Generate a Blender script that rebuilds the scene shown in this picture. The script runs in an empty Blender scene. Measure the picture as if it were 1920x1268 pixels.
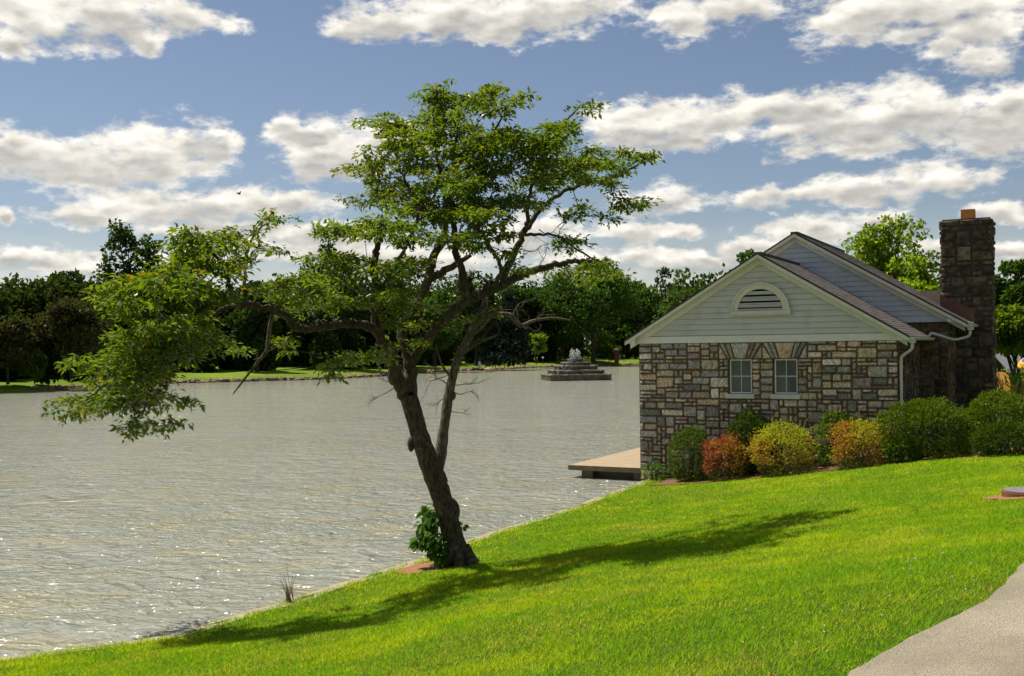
import bpy, math, random
import numpy as np
from mathutils import Vector, Matrix

random.seed(7)
RNG = np.random.default_rng(7)
R = math.radians
scene = bpy.context.scene
COL = scene.collection

# ------------------------------------------------------------------ camera
CAMZ = 4.3; FPX = 2000.0; CX = 960.0; HY = 655.0; ROLL = 0.012
cr, sr = math.cos(ROLL), math.sin(ROLL)
cam_d = bpy.data.cameras.new('camera')
cam = bpy.data.objects.new('camera', cam_d); COL.objects.link(cam)
cam_d.sensor_width = 36.0; cam_d.lens = 36.0 * FPX / 1920.0
cam_d.shift_y = (HY - 634.0) / 1920.0
cam_d.clip_start = 0.1; cam_d.clip_end = 6000
cam.matrix_world = Matrix(((cr, sr, 0, 0), (0, 0, -1, 0), (-sr, cr, 0, CAMZ), (0, 0, 0, 1)))
scene.camera = cam

def ray(px, py):
    dx, dy = px - CX, py - HY
    return np.array([(dx * cr - dy * sr) / FPX, 1.0, -(dx * sr + dy * cr) / FPX])

def at(px, py, d):                       # a point of the photo at a real depth
    r = ray(px, py)
    return np.array([r[0] * d, d, CAMZ + r[2] * d])

def azel(px, py):
    r = ray(px, py); n = np.linalg.norm(r)
    return math.atan2(r[0], r[1]), math.asin(r[2] / n)

# ------------------------------------------------------------------ light
SUN = Vector((-2.95, 1.95, 6.3)).normalized()
SUN_EL = math.asin(SUN.z); SUN_AZ = math.atan2(SUN.x, SUN.y)     # clockwise from +Y
sd = bpy.data.lights.new('sun', 'SUN'); sd.energy = 5.0; sd.angle = R(0.53); sd.color = (1.0, 0.95, 0.86)
sun = bpy.data.objects.new('sun', sd); COL.objects.link(sun)
sun.rotation_euler = SUN.to_track_quat('Z', 'Y').to_euler(); sun.location = (-20, 15, 40)

vs = scene.view_settings
scene.display_settings.display_device = 'sRGB'
vs.view_transform = 'Standard'; vs.look = 'None'; vs.exposure = 0.55; vs.gamma = 1.0; vs.use_curve_mapping = False
try:
    scene.cycles.use_denoising = True
    scene.cycles.max_bounces = 8
    scene.cycles.diffuse_bounces = 3
    scene.cycles.transmission_bounces = 4
    scene.cycles.caustics_reflective = False
    scene.cycles.caustics_refractive = False
    scene.cycles.sample_clamp_indirect = 6
except Exception:
    pass

class NT:
    """small helper round a node tree"""
    def __init__(s, tree): s.t = tree; s.n = tree.nodes; s.l = tree.links
    def node(s, kind, **kw):
        n = s.n.new(kind)
        for k, v in kw.items(): setattr(n, k, v)
        return n
    def put(s, sock, v):
        if v is None: return
        if isinstance(v, bpy.types.NodeSocket): s.l.new(v, sock)
        else: sock.default_value = v
    def m(s, op, a, b=None, c=None, clamp=False):
        n = s.node('ShaderNodeMath', operation=op, use_clamp=clamp)
        s.put(n.inputs[0], a); s.put(n.inputs[1], b); s.put(n.inputs[2], c)
        return n.outputs[0]
    def v(s, op, a, b=None):
        n = s.node('ShaderNodeVectorMath', operation=op)
        s.put(n.inputs[0], a); s.put(n.inputs[1], b)
        return n.outputs['Value'] if op in ('LENGTH', 'DOT_PRODUCT', 'DISTANCE') else n.outputs[0]
    def noise(s, vec, scale, detail=4, rough=.5, out='Fac', dist=0.0, dims='3D'):
        n = s.node('ShaderNodeTexNoise', noise_dimensions=dims)
        if vec is not None: s.l.new(vec, n.inputs['Vector'])
        n.inputs['Scale'].default_value = scale; n.inputs['Detail'].default_value = detail
        n.inputs['Roughness'].default_value = rough; n.inputs['Distortion'].default_value = dist
        return n.outputs[out]
    def step(s, x, lo, hi, a=0.0, b=1.0, kind='SMOOTHSTEP'):
        n = s.node('ShaderNodeMapRange', interpolation_type=kind)
        s.put(n.inputs['Value'], x)
        for k, v in (('From Min', lo), ('From Max', hi), ('To Min', a), ('To Max', b)): s.put(n.inputs[k], v)
        return n.outputs[0]
    def mix(s, f, a, b, blend='MIX'):
        n = s.node('ShaderNodeMix', data_type='RGBA', blend_type=blend)
        s.put(n.inputs[0], f)
        for i, c in ((6, a), (7, b)):
            s.put(n.inputs[i], (c[0], c[1], c[2], 1) if isinstance(c, (tuple, list)) else c)
        return n.outputs[2]
    def scalevec(s, vec, sc):
        return s.v('MULTIPLY', vec, sc)
    def bump(s, h, strength=.3, dist=.02, nrm=None):
        n = s.node('ShaderNodeBump'); n.inputs['Strength'].default_value = strength
        n.inputs['Distance'].default_value = dist; s.l.new(h, n.inputs['Height'])
        if nrm is not None: s.l.new(nrm, n.inputs['Normal'])
        return n.outputs[0]

# ------------------------------------------------------------------ sky
world = bpy.data.worlds.new('World'); scene.world = world; world.use_nodes = True
W = NT(world.node_tree); W.n.clear()
SKY_S = 0.058
sky = W.node('ShaderNodeTexSky', sky_type='NISHITA', sun_disc=False)
sky.sun_elevation = SUN_EL; sky.sun_rotation = SUN_AZ
sky.altitude = 150; sky.air_density = 1.0; sky.dust_density = 0.6; sky.ozone_density = 2.2
gen = W.node('ShaderNodeTexCoord').outputs['Generated']
sep = W.node('ShaderNodeSeparateXYZ'); W.l.new(gen, sep.inputs[0])
az = W.m('ARCTAN2', sep.outputs[0], sep.outputs[1]); el = W.m('ARCSINE', sep.outputs[2])
cmb = W.node('ShaderNodeCombineXYZ'); W.l.new(az, cmb.inputs[0]); W.l.new(el, cmb.inputs[1])
w1 = W.v('SUBTRACT', W.noise(gen, 11, 3, .55, 'Color'), (.5, .5, .5))
w2 = W.v('SUBTRACT', W.noise(gen, 38, 3, .6, 'Color'), (.5, .5, .5))
pp = W.v('ADD', cmb.outputs[0], W.v('ADD', W.v('MULTIPLY', w1, (.085, .030, 0)), W.v('MULTIPLY', w2, (.022, .014, 0))))
CLOUDS = [(60,15,120,62),(190,15,170,58),(345,32,100,36),(15,62,45,44),(255,60,60,34),
 (735,35,110,44),(870,25,175,52),(1030,20,180,48),(655,55,45,26),(1290,38,72,42),(1385,10,90,38),(940,65,90,22),
 (1620,25,130,50),(1780,5,190,62),(1870,55,110,34),(1770,95,62,20),(1850,118,66,32),(1720,66,90,20),
 (100,292,165,44),(275,288,130,58),(385,278,60,30),(185,322,160,28),(15,275,80,38),
 (585,245,95,38),(650,295,120,46),(735,262,100,42),(545,230,62,28),(620,325,50,18),
 (1185,235,105,50),(1330,224,185,38),(1490,202,160,38),(1600,232,170,52),(1720,218,120,66),(1860,232,150,60),
 (1640,275,130,26),(1910,185,60,40),(1290,262,120,22),(1500,255,90,18),
 (360,388,260,36),(185,402,130,22),(530,390,150,30),(5,402,30,16),(430,430,190,22),
 (60,482,95,22),(15,476,50,20),(600,445,190,30),(500,470,120,24),(130,500,110,18),
 (1245,378,100,34),(1455,368,120,22),(1610,357,160,27),(1745,340,130,32),(1195,438,105,22),(1275,432,40,16),
 (1530,424,120,26),(1610,412,70,20),(1890,402,70,22),(1250,482,170,24),(1100,495,140,30),(1895,468,70,20),
 (720,480,300,34),(1000,440,110,34),(1420,455,90,22),(1760,470,100,20),(380,495,150,18)]
cov = None; bel = None
for (x, y, rx, ry) in CLOUDS:
    a0, e0 = azel(x, y)
    d2 = W.v('LENGTH', W.v('MULTIPLY', W.v('SUBTRACT', pp, (a0, e0 - .42 * ry / FPX, 0)), (FPX / rx * 1.12, FPX / ry * 1.25, 0)))
    bel = d2 if bel is None else W.m('SMOOTH_MIN', bel, d2, 0.25)
    d = W.v('LENGTH', W.v('MULTIPLY', W.v('SUBTRACT', pp, (a0, e0, 0)), (FPX / rx * 1.0, FPX / ry * 1.0, 0)))
    cov = d if cov is None else W.m('SMOOTH_MIN', cov, d, 0.25)
cov = W.m('SUBTRACT', 1.0, cov); bel = W.m('SUBTRACT', 1.0, bel)
# the rest of the sky, outside the part the photograph shows
outside = W.m('MAXIMUM', W.step(W.m('ABSOLUTE', az), .46, .6), W.step(el, .335, .42))
gcov = W.m('MULTIPLY_ADD', W.noise(W.v('MULTIPLY', gen, (1, 1, 2.2)), 3.4, 3, .5), 5.0, -2.75)
gcov = W.m('SUBTRACT', W.m('MINIMUM', gcov, 1.0), W.m('MULTIPLY', W.m('SUBTRACT', 1.0, outside), 6.0))
cov = W.m('MAXIMUM', cov, gcov); bel = W.m('MAXIMUM', bel, W.m('SUBTRACT', gcov, .1))
sv = W.v('MULTIPLY', gen, (1, 1, 2.1))
f1 = W.noise(sv, 34, 8, .62)
f2 = W.noise(W.v('ADD', sv, (-.004, .002, .012)), 30, 4, .5)
f2b = W.noise(sv, 30, 4, .5)
f3 = W.noise(sv, 13, 3, .5)
dens = W.step(W.m('MULTIPLY_ADD', W.m('SUBTRACT', f1, .5), 2.5, cov), -.18, .56)
fl = W.noise(sv, 22, 3, .45)
core = W.step(W.m('MULTIPLY_ADD', W.m('SUBTRACT', f3, .5), 1.3, W.m('MULTIPLY_ADD', W.m('SUBTRACT', fl, .5), 1.0, bel)), .05, .75)
relief = W.m('MULTIPLY', W.m('SUBTRACT', f2b, f2), 1.1)
ccol = W.mix(W.m('MULTIPLY', core, .88), (.86, .82, .74), (.49, .48, .45))
ccol = W.mix(1.0, ccol, W.m('ADD', 1.0, relief), 'MULTIPLY')
tint = W.mix(1.0, sky.outputs[0], (1.06, .98, .96), 'MULTIPLY')
b1 = W.node('ShaderNodeBackground'); W.l.new(tint, b1.inputs[0]); b1.inputs[1].default_value = SKY_S
b2 = W.node('ShaderNodeBackground'); W.l.new(ccol, b2.inputs[0]); b2.inputs[1].default_value = 0.78
dens = W.m('MAXIMUM', dens, W.m('MULTIPLY', W.step(el, .13, .0), W.m('MULTIPLY_ADD', f3, .7, .22)))
mx = W.node('ShaderNodeMixShader'); W.l.new(dens, mx.inputs[0]); W.l.new(b1.outputs[0], mx.inputs[1]); W.l.new(b2.outputs[0], mx.inputs[2])
wo = W.node('ShaderNodeOutputWorld'); W.l.new(mx.outputs[0], wo.inputs[0])

# ------------------------------------------------------------------ helpers
def tag(o, label=None, cat=None, group=None, kind=None):
    if label: o['label'] = label
    if cat: o['category'] = cat
    if group: o['group'] = group
    if kind: o['kind'] = kind
    return o

def empty(name, loc=(0, 0, 0), rz=0.0):
    o = bpy.data.objects.new(name, None); COL.objects.link(o)
    o.location = loc; o.rotation_euler = (0, 0, rz); o.empty_display_size = .2
    return o

def link_mesh(name, me, parent=None):
    o = bpy.data.objects.new(name, me); COL.objects.link(o)
    if parent is not None: o.parent = parent
    return o

def tri_mesh(name, V, T, mat=None, col=None, smooth=False):
    me = bpy.data.meshes.new(name)
    V = np.asarray(V, np.float32); T = np.asarray(T, np.int32)
    n, m = len(V), len(T)
    me.vertices.add(n); me.vertices.foreach_set('co', V.ravel())
    me.loops.add(m * 3); me.loops.foreach_set('vertex_index', T.ravel())
    me.polygons.add(m); me.polygons.foreach_set('loop_start', np.arange(0, m * 3, 3, dtype=np.int32))
    try: me.polygons.foreach_set('loop_total', np.full(m, 3, np.int32))
    except Exception: pass
    me.update(calc_edges=True)
    me.polygons.foreach_set('use_smooth', np.full(m, smooth, bool))
    if col is not None:
        c = np.ones((n, 4), np.float32); c[:, :3] = col
        a = me.color_attributes.new('tint', 'FLOAT_COLOR', 'POINT'); a.data.foreach_set('color', c.ravel())
    if mat is not None: me.materials.append(mat)
    me.validate(verbose=False)
    return me

def py_mesh(name, V, F, mats, parent=None, midx=None, col=None, smooth=False, bevel=0.0):
    me = bpy.data.meshes.new(name)
    me.from_pydata([tuple(map(float, v)) for v in V], [], F)
    for mm in (mats if isinstance(mats, (list, tuple)) else [mats]): me.materials.append(mm)
    if midx is not None: me.polygons.foreach_set('material_index', np.asarray(midx, np.int32))
    if smooth: me.polygons.foreach_set('use_smooth', np.full(len(me.polygons), True, bool))
    if col is not None:
        c = np.ones((len(V), 4), np.float32); c[:, :3] = col
        a = me.color_attributes.new('tint', 'FLOAT_COLOR', 'POINT'); a.data.foreach_set('color', c.ravel())
    me.update()
    o = link_mesh(name, me, parent)
    if bevel > 0:
        b = o.modifiers.new('bevel', 'BEVEL'); b.width = bevel; b.segments = 2; b.limit_method = 'ANGLE'
    return o

class MB:
    def __init__(s): s.V = []; s.F = []; s.M = []; s.C = []
    def add(s, V, F, mi=0, col=(1, 1, 1)):
        k = len(s.V); s.V += [tuple(v) for v in V]; s.F += [tuple(i + k for i in f) for f in F]
        s.M += [mi] * len(F); s.C += [col] * len(V)
    def box(s, x0, x1, y0, y1, z0, z1, mi=0, col=(1, 1, 1)):
        V = [(x0,y0,z0),(x1,y0,z0),(x1,y1,z0),(x0,y1,z0),(x0,y0,z1),(x1,y0,z1),(x1,y1,z1),(x0,y1,z1)]
        s.add(V, [(0,3,2,1),(4,5,6,7),(0,1,5,4),(1,2,6,5),(2,3,7,6),(3,0,4,7)], mi, col)
    def prism(s, P, ex, mi=0, col=(1, 1, 1)):                     # polygon P (3D) extruded by ex
        n = len(P); ex = np.asarray(ex)
        V = [np.asarray(p) for p in P] + [np.asarray(p) + ex for p in P]
        F = [tuple(range(n - 1, -1, -1)), tuple(range(n, 2 * n))]
        F += [(i, (i + 1) % n, n + (i + 1) % n, n + i) for i in range(n)]
        s.add(V, F, mi, col)
    def tube(s, pts, rad, sides=10, mi=0, col=(1, 1, 1), caps=True):
        V, T = tube_np(np.asarray(pts, float), np.broadcast_to(np.asarray(rad, float), (len(pts),)), sides, quads=True, caps=caps)
        s.add(V, T, mi, col)
    def build(s, name, mats, parent=None, bevel=0.0, smooth=False, colors=False):
        return py_mesh(name, s.V, s.F, mats, parent, s.M, np.array(s.C) if colors else None, smooth, bevel)

def tube_np(P, rad, sides=6, quads=False, caps=False, wob=0.0, rng=None):
    n = len(P)
    T = np.gradient(P, axis=0) if n > 2 else np.repeat((P[1] - P[0])[None], n, 0)
    T /= np.linalg.norm(T, axis=1)[:, None] + 1e-9
    ref = np.array([0, 0, 1.0]) if abs(T[0, 2]) < .9 else np.array([1.0, 0, 0])
    A = []; a = np.cross(T[0], ref); a /= np.linalg.norm(a)
    for i in range(n):
        a = a - T[i] * a.dot(T[i]); a /= np.linalg.norm(a) + 1e-9; A.append(a.copy())
    A = np.array(A); B = np.cross(T, A)
    ang = np.arange(sides) * 2 * math.pi / sides
    rr = np.asarray(rad)[:, None] * np.ones((1, sides))
    if wob and rng is not None:
        ph = rng.random(3) * 6.28
        s = np.cumsum(np.r_[0, np.linalg.norm(np.diff(P, axis=0), axis=1)])[:, None]
        rr = rr * (1 + wob * (np.sin(2 * ang[None] + ph[0] + s * 1.3) * .5 + np.sin(3 * ang[None] + ph[1] - s * 2.1) * .5 + .6 * np.sin(5 * ang[None] + ph[2] + s * 4)
                              + rng.normal(0, .35, rr.shape)))
    V = P[:, None] + rr[..., None] * (np.cos(ang)[None, :, None] * A[:, None] + np.sin(ang)[None, :, None] * B[:, None])
    V = V.reshape(-1, 3)
    i = np.arange(n - 1)[:, None] * sides; j = np.arange(sides)[None]; j2 = (j + 1) % sides
    q = np.stack([i + j, i + j2, i + sides + j2, i + sides + j], -1).reshape(-1, 4)
    if quads:
        F = [tuple(map(int, f)) for f in q]
        if caps:
            F.append(tuple(range(sides - 1, -1, -1))); F.append(tuple(range((n - 1) * sides, n * sides)))
        return [tuple(v) for v in V], F
    return V, np.concatenate([q[:, [0, 1, 2]], q[:, [0, 2, 3]]])

class TM:                                            # numpy triangle soup with tints
    def __init__(s): s.V = []; s.T = []; s.C = []; s.n = 0
    def add(s, V, T, col=None):
        V = np.asarray(V); s.V.append(V); s.T.append(np.asarray(T) + s.n); s.n += len(V)
        if col is None: col = np.ones((len(V), 3))
        s.C.append(np.broadcast_to(np.asarray(col, float), (len(V), 3)))
    def mesh(s, name, mat, smooth=False):
        return tri_mesh(name, np.concatenate(s.V), np.concatenate(s.T), mat, np.concatenate(s.C), smooth)

def unit(v): return v / (np.linalg.norm(v, axis=-1, keepdims=True) + 1e-9)

def leaves(pos, axis, nrm, L, Wd, col, fold=.18, droop=.12):
    """folded pointed leaves: base, two sides, tip"""
    n = len(pos); L = np.broadcast_to(L, (n,))[:, None]; Wd = np.broadcast_to(Wd, (n,))[:, None]
    axis = unit(axis); side = unit(np.cross(axis, nrm)); up = unit(np.cross(side, axis))
    base = pos; mid = pos + axis * L * .45
    a = mid + side * Wd * .5 + up * Wd * fold; b = mid - side * Wd * .5 + up * Wd * fold
    tip = pos + axis * L - up * L * droop
    V = np.stack([base, a, tip, b], 1).reshape(-1, 3)
    k = np.arange(n)[:, None] * 4
    T = np.concatenate([k + [0, 1, 2], k + [0, 2, 3]])
    return V, T, np.repeat(col, 4, 0)

def hash3(ix, iy, iz):
    h = (ix.astype(np.int64) * 374761393 + iy.astype(np.int64) * 668265263 + iz.astype(np.int64) * 2147483647 + 1013) & 0xffffffff
    h = ((h ^ (h >> 13)) * 1274126177) & 0xffffffff
    return ((h ^ (h >> 16)) & 0xffff) / 65535.0
def vnoise(p):
    p = np.asarray(p, float); i = np.floor(p); f = p - i; f = f * f * (3 - 2 * f); i = i.astype(np.int64)
    r = 0
    for dx in (0, 1):
        for dy in (0, 1):
            for dz in (0, 1):
                w = (f[..., 0] if dx else 1 - f[..., 0]) * (f[..., 1] if dy else 1 - f[..., 1]) * (f[..., 2] if dz else 1 - f[..., 2])
                r = r + w * hash3(i[..., 0] + dx, i[..., 1] + dy, i[..., 2] + dz)
    return r
def fbm(p, o=4):
    p = np.asarray(p, float); r = 0; a = .5
    for k in range(o): r = r + a * vnoise(p * 2 ** k + 17.3 * k); a *= .5
    return r / (1 - .5 ** o)

# ------------------------------------------------------------------ materials
def newmat(name):
    m = bpy.data.materials.new(name); m.use_nodes = True
    t = NT(m.node_tree); t.n.clear()
    out = t.node('ShaderNodeOutputMaterial'); return m, t, out
def principled(t, out, base, rough=.8, nrm=None, spec=.3, metal=0.0):
    p = t.node('ShaderNodeBsdfPrincipled')
    t.put(p.inputs['Base Color'], (base[0], base[1], base[2], 1) if isinstance(base, (tuple, list)) else base)
    t.put(p.inputs['Roughness'], rough); p.inputs['Specular IOR Level'].default_value = spec
    p.inputs['Metallic'].default_value = metal
    if nrm is not None: t.l.new(nrm, p.inputs['Normal'])
    t.l.new(p.outputs[0], out.inputs[0]); return p
def obj_co(t): return t.node('ShaderNodeTexCoord').outputs['Object']
def tint_attr(t):
    a = t.node('ShaderNodeAttribute'); a.attribute_name = 'tint'; return a.outputs['Color']

def leaf_mat(name, refl, trans, gloss=.06, rough=.35, k=.45, spec=.5):
    m, t, out = newmat(name)
    ta = tint_attr(t)
    d = t.node('ShaderNodeBsdfDiffuse'); t.l.new(t.mix(1.0, refl, ta, 'MULTIPLY'), d.inputs[0])
    tr = t.node('ShaderNodeBsdfTranslucent'); t.l.new(t.mix(1.0, trans, ta, 'MULTIPLY'), tr.inputs[0])
    mx = t.node('ShaderNodeMixShader'); mx.inputs[0].default_value = k
    t.l.new(d.outputs[0], mx.inputs[1]); t.l.new(tr.outputs[0], mx.inputs[2])
    g = t.node('ShaderNodeBsdfGlossy'); g.inputs['Roughness'].default_value = rough
    g.inputs[0].default_value = (1, 1, 1, 1)
    fr = t.node('ShaderNodeFresnel'); fr.inputs[0].default_value = 1.4
    m2 = t.node('ShaderNodeMixShader'); t.l.new(t.m('MULTIPLY', fr.outputs[0], spec), m2.inputs[0])
    t.l.new(mx.outputs[0], m2.inputs[1]); t.l.new(g.outputs[0], m2.inputs[2])
    t.l.new(m2.outputs[0], out.inputs[0]); return m

def simple(name, base, rough=.7, nscale=0, namp=.25, bump=0.0, bscale=30, spec=.3, metal=0.0, co=None):
    m, t, out = newmat(name)
    vec = obj_co(t); nrm = None; c = base
    if nscale:
        f = t.noise(vec, nscale, 5, .6)
        c = t.mix(f, tuple(x * (1 - namp * 1.6) for x in base), tuple(min(1, x * (1 + namp * 1.6)) for x in base))
    if bump: nrm = t.bump(t.noise(vec, bscale, 5, .6), bump, .02)
    principled(t, out, c, rough, nrm, spec, metal); return m

M = {}
M['leaf'] = leaf_mat('dogwood_leaf', (.056, .098, .006), (.200, .295, .005), k=.42, spec=.12, rough=.42)
M['grassblade'] = leaf_mat('grass_blade', (.19, .27, .008), (.36, .47, .010), k=.45, spec=.06, rough=.5)
M['far_dark'] = leaf_mat('wood_dark_leaf', (.028, .055, .009), (.05, .09, .008), k=.35, spec=.05, rough=.6)
M['far_mid'] = leaf_mat('wood_mid_leaf', (.042, .088, .010), (.09, .17, .010), k=.4, spec=.05, rough=.6)
M['far_olive'] = leaf_mat('wood_olive_leaf', (.042, .046, .011), (.07, .075, .012), k=.35, spec=.05, rough=.6)
M['far_bright'] = leaf_mat('wood_bright_leaf', (.100, .165, .010), (.33, .46, .015), k=.45, spec=.08, rough=.5)
M['conifer'] = leaf_mat('conifer_needle', (.020, .034, .022), (.02, .03, .015), k=.25, spec=.05, rough=.6)
M['holly'] = leaf_mat('holly_leaf', (.066, .112, .006), (.15, .24, .006), k=.22, spec=.12, rough=.4)
M['nandina'] = leaf_mat('nandina_leaf', (1, 1, 1), (1, 1, 1), k=.42, spec=.08, rough=.45)
M['weedleaf'] = leaf_mat('shoot_leaf', (.050, .115, .012), (.13, .27, .016), k=.45, spec=.2, rough=.4)

def bark_mat(name, c0, c1, lichen=(.30, .29, .22), amt=.35):
    m, t, out = newmat(name); v = obj_co(t)
    n1 = t.noise(t.scalevec(v, (1, 1, .28)), 26, 7, .65)
    n2 = t.noise(v, 5.5, 6, .65)
    c = t.mix(t.step(n1, .35, .65), c0, c1)
    c = t.mix(t.m('MULTIPLY', t.step(n2, .54, .66), amt), c, lichen)
    nrm = t.bump(n1, .9, .03)
    principled(t, out, c, .9, nrm, .2); return m
M['bark'] = bark_mat('dogwood_bark', (.032, .024, .015), (.105, .080, .050), (.27, .245, .17), .32)
M['bark_dead'] = bark_mat('dead_bark', (.055, .042, .028), (.17, .135, .09), (.32, .28, .20), .4)
M['bark_far'] = bark_mat('far_bark', (.02, .016, .012), (.06, .048, .035), (.1, .1, .07), .3)
M['twig'] = simple('twig_bark', (.055, .042, .028), .9, 20, .3)

# stone
m, t, out = newmat('ashlar_stone'); v = obj_co(t); ta = tint_attr(t)
off = t.v('MULTIPLY', ta, (37.0, 53.0, 71.0))
vv = t.v('ADD', v, off)
band = t.node('ShaderNodeVectorRotate', rotation_type='AXIS_ANGLE'); t.l.new(vv, band.inputs['Vector'])
sepc = t.node('ShaderNodeSeparateColor'); t.l.new(ta, sepc.inputs[0])
t.l.new(t.m('MULTIPLY', sepc.outputs[2], 47.0), band.inputs['Angle']); band.inputs['Axis'].default_value = (0, 1, 0)
n1 = t.noise(t.scalevec(band.outputs[0], (3, 3, 16)), 2.2, 6, .68, dist=.6)
n2 = t.noise(vv, 7, 6, .65)
n3 = t.noise(vv, 60, 4, .7)
c = t.mix(t.step(n1, .34, .70), t.mix(1.0, ta, (.58, .58, .59), 'MULTIPLY'), t.mix(1.0, ta, (2.6, 2.55, 2.4), 'MULTIPLY'))
c = t.mix(t.m('MULTIPLY', t.step(n2, .55, .75), .30), c, (.13, .095, .06))
c = t.mix(t.m('MULTIPLY', n3, .35), c, (.05, .05, .05))
hh = t.m('ADD', t.m('MULTIPLY', n1, .6), t.m('ADD', t.m('MULTIPLY', n2, .8), t.m('MULTIPLY', n3, .25)))
principled(t, out, c, .88, t.bump(hh, .9, .05), .25); M['stone'] = m
m, t, out = newmat('mortar'); v = obj_co(t)
n = t.noise(v, 9, 6, .65)
principled(t, out, t.mix(t.step(n, .3, .7), (.080, .048, .024), (.20, .125, .065)), .95, t.bump(t.noise(v, 60, 5, .7), .8, .02), .15); M['mortar'] = m

m, t, out = newmat('lap_siding'); v = obj_co(t)
n = t.noise(t.scalevec(v, (.7, .7, 6)), 2.0, 5, .6); n2 = t.noise(v, 1.4, 5, .65)
c = t.mix(n, (.47, .465, .41), (.58, .57, .505)); c = t.mix(t.m('MULTIPLY', t.step(n2, .46, .72), .6), c, (.36, .355, .29))
principled(t, out, c, .55, t.bump(t.noise(t.scalevec(v, (1, 1, 12)), 20, 4, .6), .15, .01), .35); M['siding'] = m
M['trim'] = simple('painted_trim', (.66, .65, .58), .5, 3.5, .10, .05, 40)
M['rake'] = simple('rake_trim', (.60, .57, .44), .5, 3.5, .14, .05, 40)
M['louver_slat'] = simple('louver_slat', (.50, .48, .42), .6, 5, .15)
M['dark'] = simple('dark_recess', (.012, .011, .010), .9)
m, t, out = newmat('roof_shingle'); v = obj_co(t); ta = tint_attr(t)
n = t.noise(v, 1.3, 5, .6); n2 = t.noise(v, 90, 3, .7)
c = t.mix(1.0, t.mix(n, (.075, .066, .062), (.135, .117, .110)), ta, 'MULTIPLY'); c = t.mix(t.m('MULTIPLY', n2, .5), c, (.06, .05, .045))
principled(t, out, c, .92, t.bump(n2, .6, .01), .2); M['shingle'] = m
M['gutter'] = simple('gutter_metal', (.50, .50, .44), .4, 4, .12, spec=.5)
M['grille'] = simple('window_grille', (.70, .69, .62), .45, spec=.5)
m, t, out = newmat('window_glass'); principled(t, out, (.05, .06, .07), .06, None, .6); M['glass'] = m
M['sash'] = simple('window_sash', (.62, .63, .62), .5)
M['sill'] = simple('stone_sill', (.52, .51, .46), .7, 6, .15, .2, 40)
M['clay'] = simple('clay_flue', (.55, .20, .045), .8, 12, .3, .3, 40)
M['copper'] = simple('copper_flashing', (.10, .042, .026), .5, 5, .4, .1, 10, .5, .35)
M['saddle'] = simple('saddle_roof', (.55, .42, .30), .8, 6, .25)
M['deck_top'] = simple('deck_concrete', (.31, .235, .145), .85, 2.5, .22, .3, 60)
M['deck_side'] = simple('deck_beam', (.16, .135, .09), .85, 5, .3, .3, 30)
M['edging'] = simple('edging_concrete', (.30, .245, .15), .9, 3, .25, .4, 40)

# lawn soil + thatch
m, t, out = newmat('lawn_turf'); v = obj_co(t)
n1 = t.noise(v, .5, 5, .6); n2 = t.noise(v, 60, 4, .7); n3 = t.noise(v, 3.0, 4, .6)
c = t.mix(t.step(n1, .35, .65), (.045, .080, .005), (.085, .120, .006)); c = t.mix(t.m('MULTIPLY', t.step(n3, .5, .75), .4), c, (.13, .15, .03))
c = t.mix(t.m('MULTIPLY', t.step(n2, .45, .7), .55), c, (.030, .050, .008))
principled(t, out, c, .95, t.bump(n2, .8, .03), .1); M['turf'] = m
m, t, out = newmat('far_turf'); v = obj_co(t)
n1 = t.noise(v, .08, 5, .6); n2 = t.noise(v, 1.5, 5, .7)
c = t.mix(t.step(n1, .35, .65), (.095, .155, .008), (.14, .205, .012)); c = t.mix(t.m('MULTIPLY', t.step(n2, .45, .7), .4), c, (.05, .07, .012))
principled(t, out, c, .95, None, .1); M['farturf'] = m
M['mulch'] = simple('mulch', (.15, .075, .035), .95, 25, .5, .9, 50)
M['dirt'] = simple('red_dirt', (.24, .115, .045), .95, 14, .4, .8, 40)
m, t, out = newmat('path_asphalt'); v = obj_co(t)
n1 = t.noise(v, 1.1, 5, .6); vo = t.node('ShaderNodeTexVoronoi'); vo.inputs['Scale'].default_value = 120; t.l.new(v, vo.inputs['Vector'])
n2 = t.noise(v, 150, 3, .7)
c = t.mix(t.step(n1, .3, .7), (.24, .205, .135), (.40, .35, .235)); c = t.mix(t.step(n2, .40, .62), c, (.12, .10, .085)); c = t.mix(t.m('MULTIPLY', t.step(vo.outputs['Distance'], .28, .05), .6), c, (.55, .48, .36))
vc = t.node('ShaderNodeTexVoronoi', feature='DISTANCE_TO_EDGE'); vc.inputs['Scale'].default_value = .75
t.l.new(t.v('ADD', v, t.v('MULTIPLY', t.noise(v, 4, 4, .6, 'Color'), (.35, .35, .35))), vc.inputs['Vector'])
c = t.mix(t.m('MULTIPLY', t.step(vc.outputs['Distance'], .012, .004), t.step(t.noise(v, .7, 2), .47, .55)), c, (.06, .05, .04))
principled(t, out, c, .95, t.bump(t.m('ADD', n2, vo.outputs['Distance']), .7, .006), .2); M['path'] = m

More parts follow.
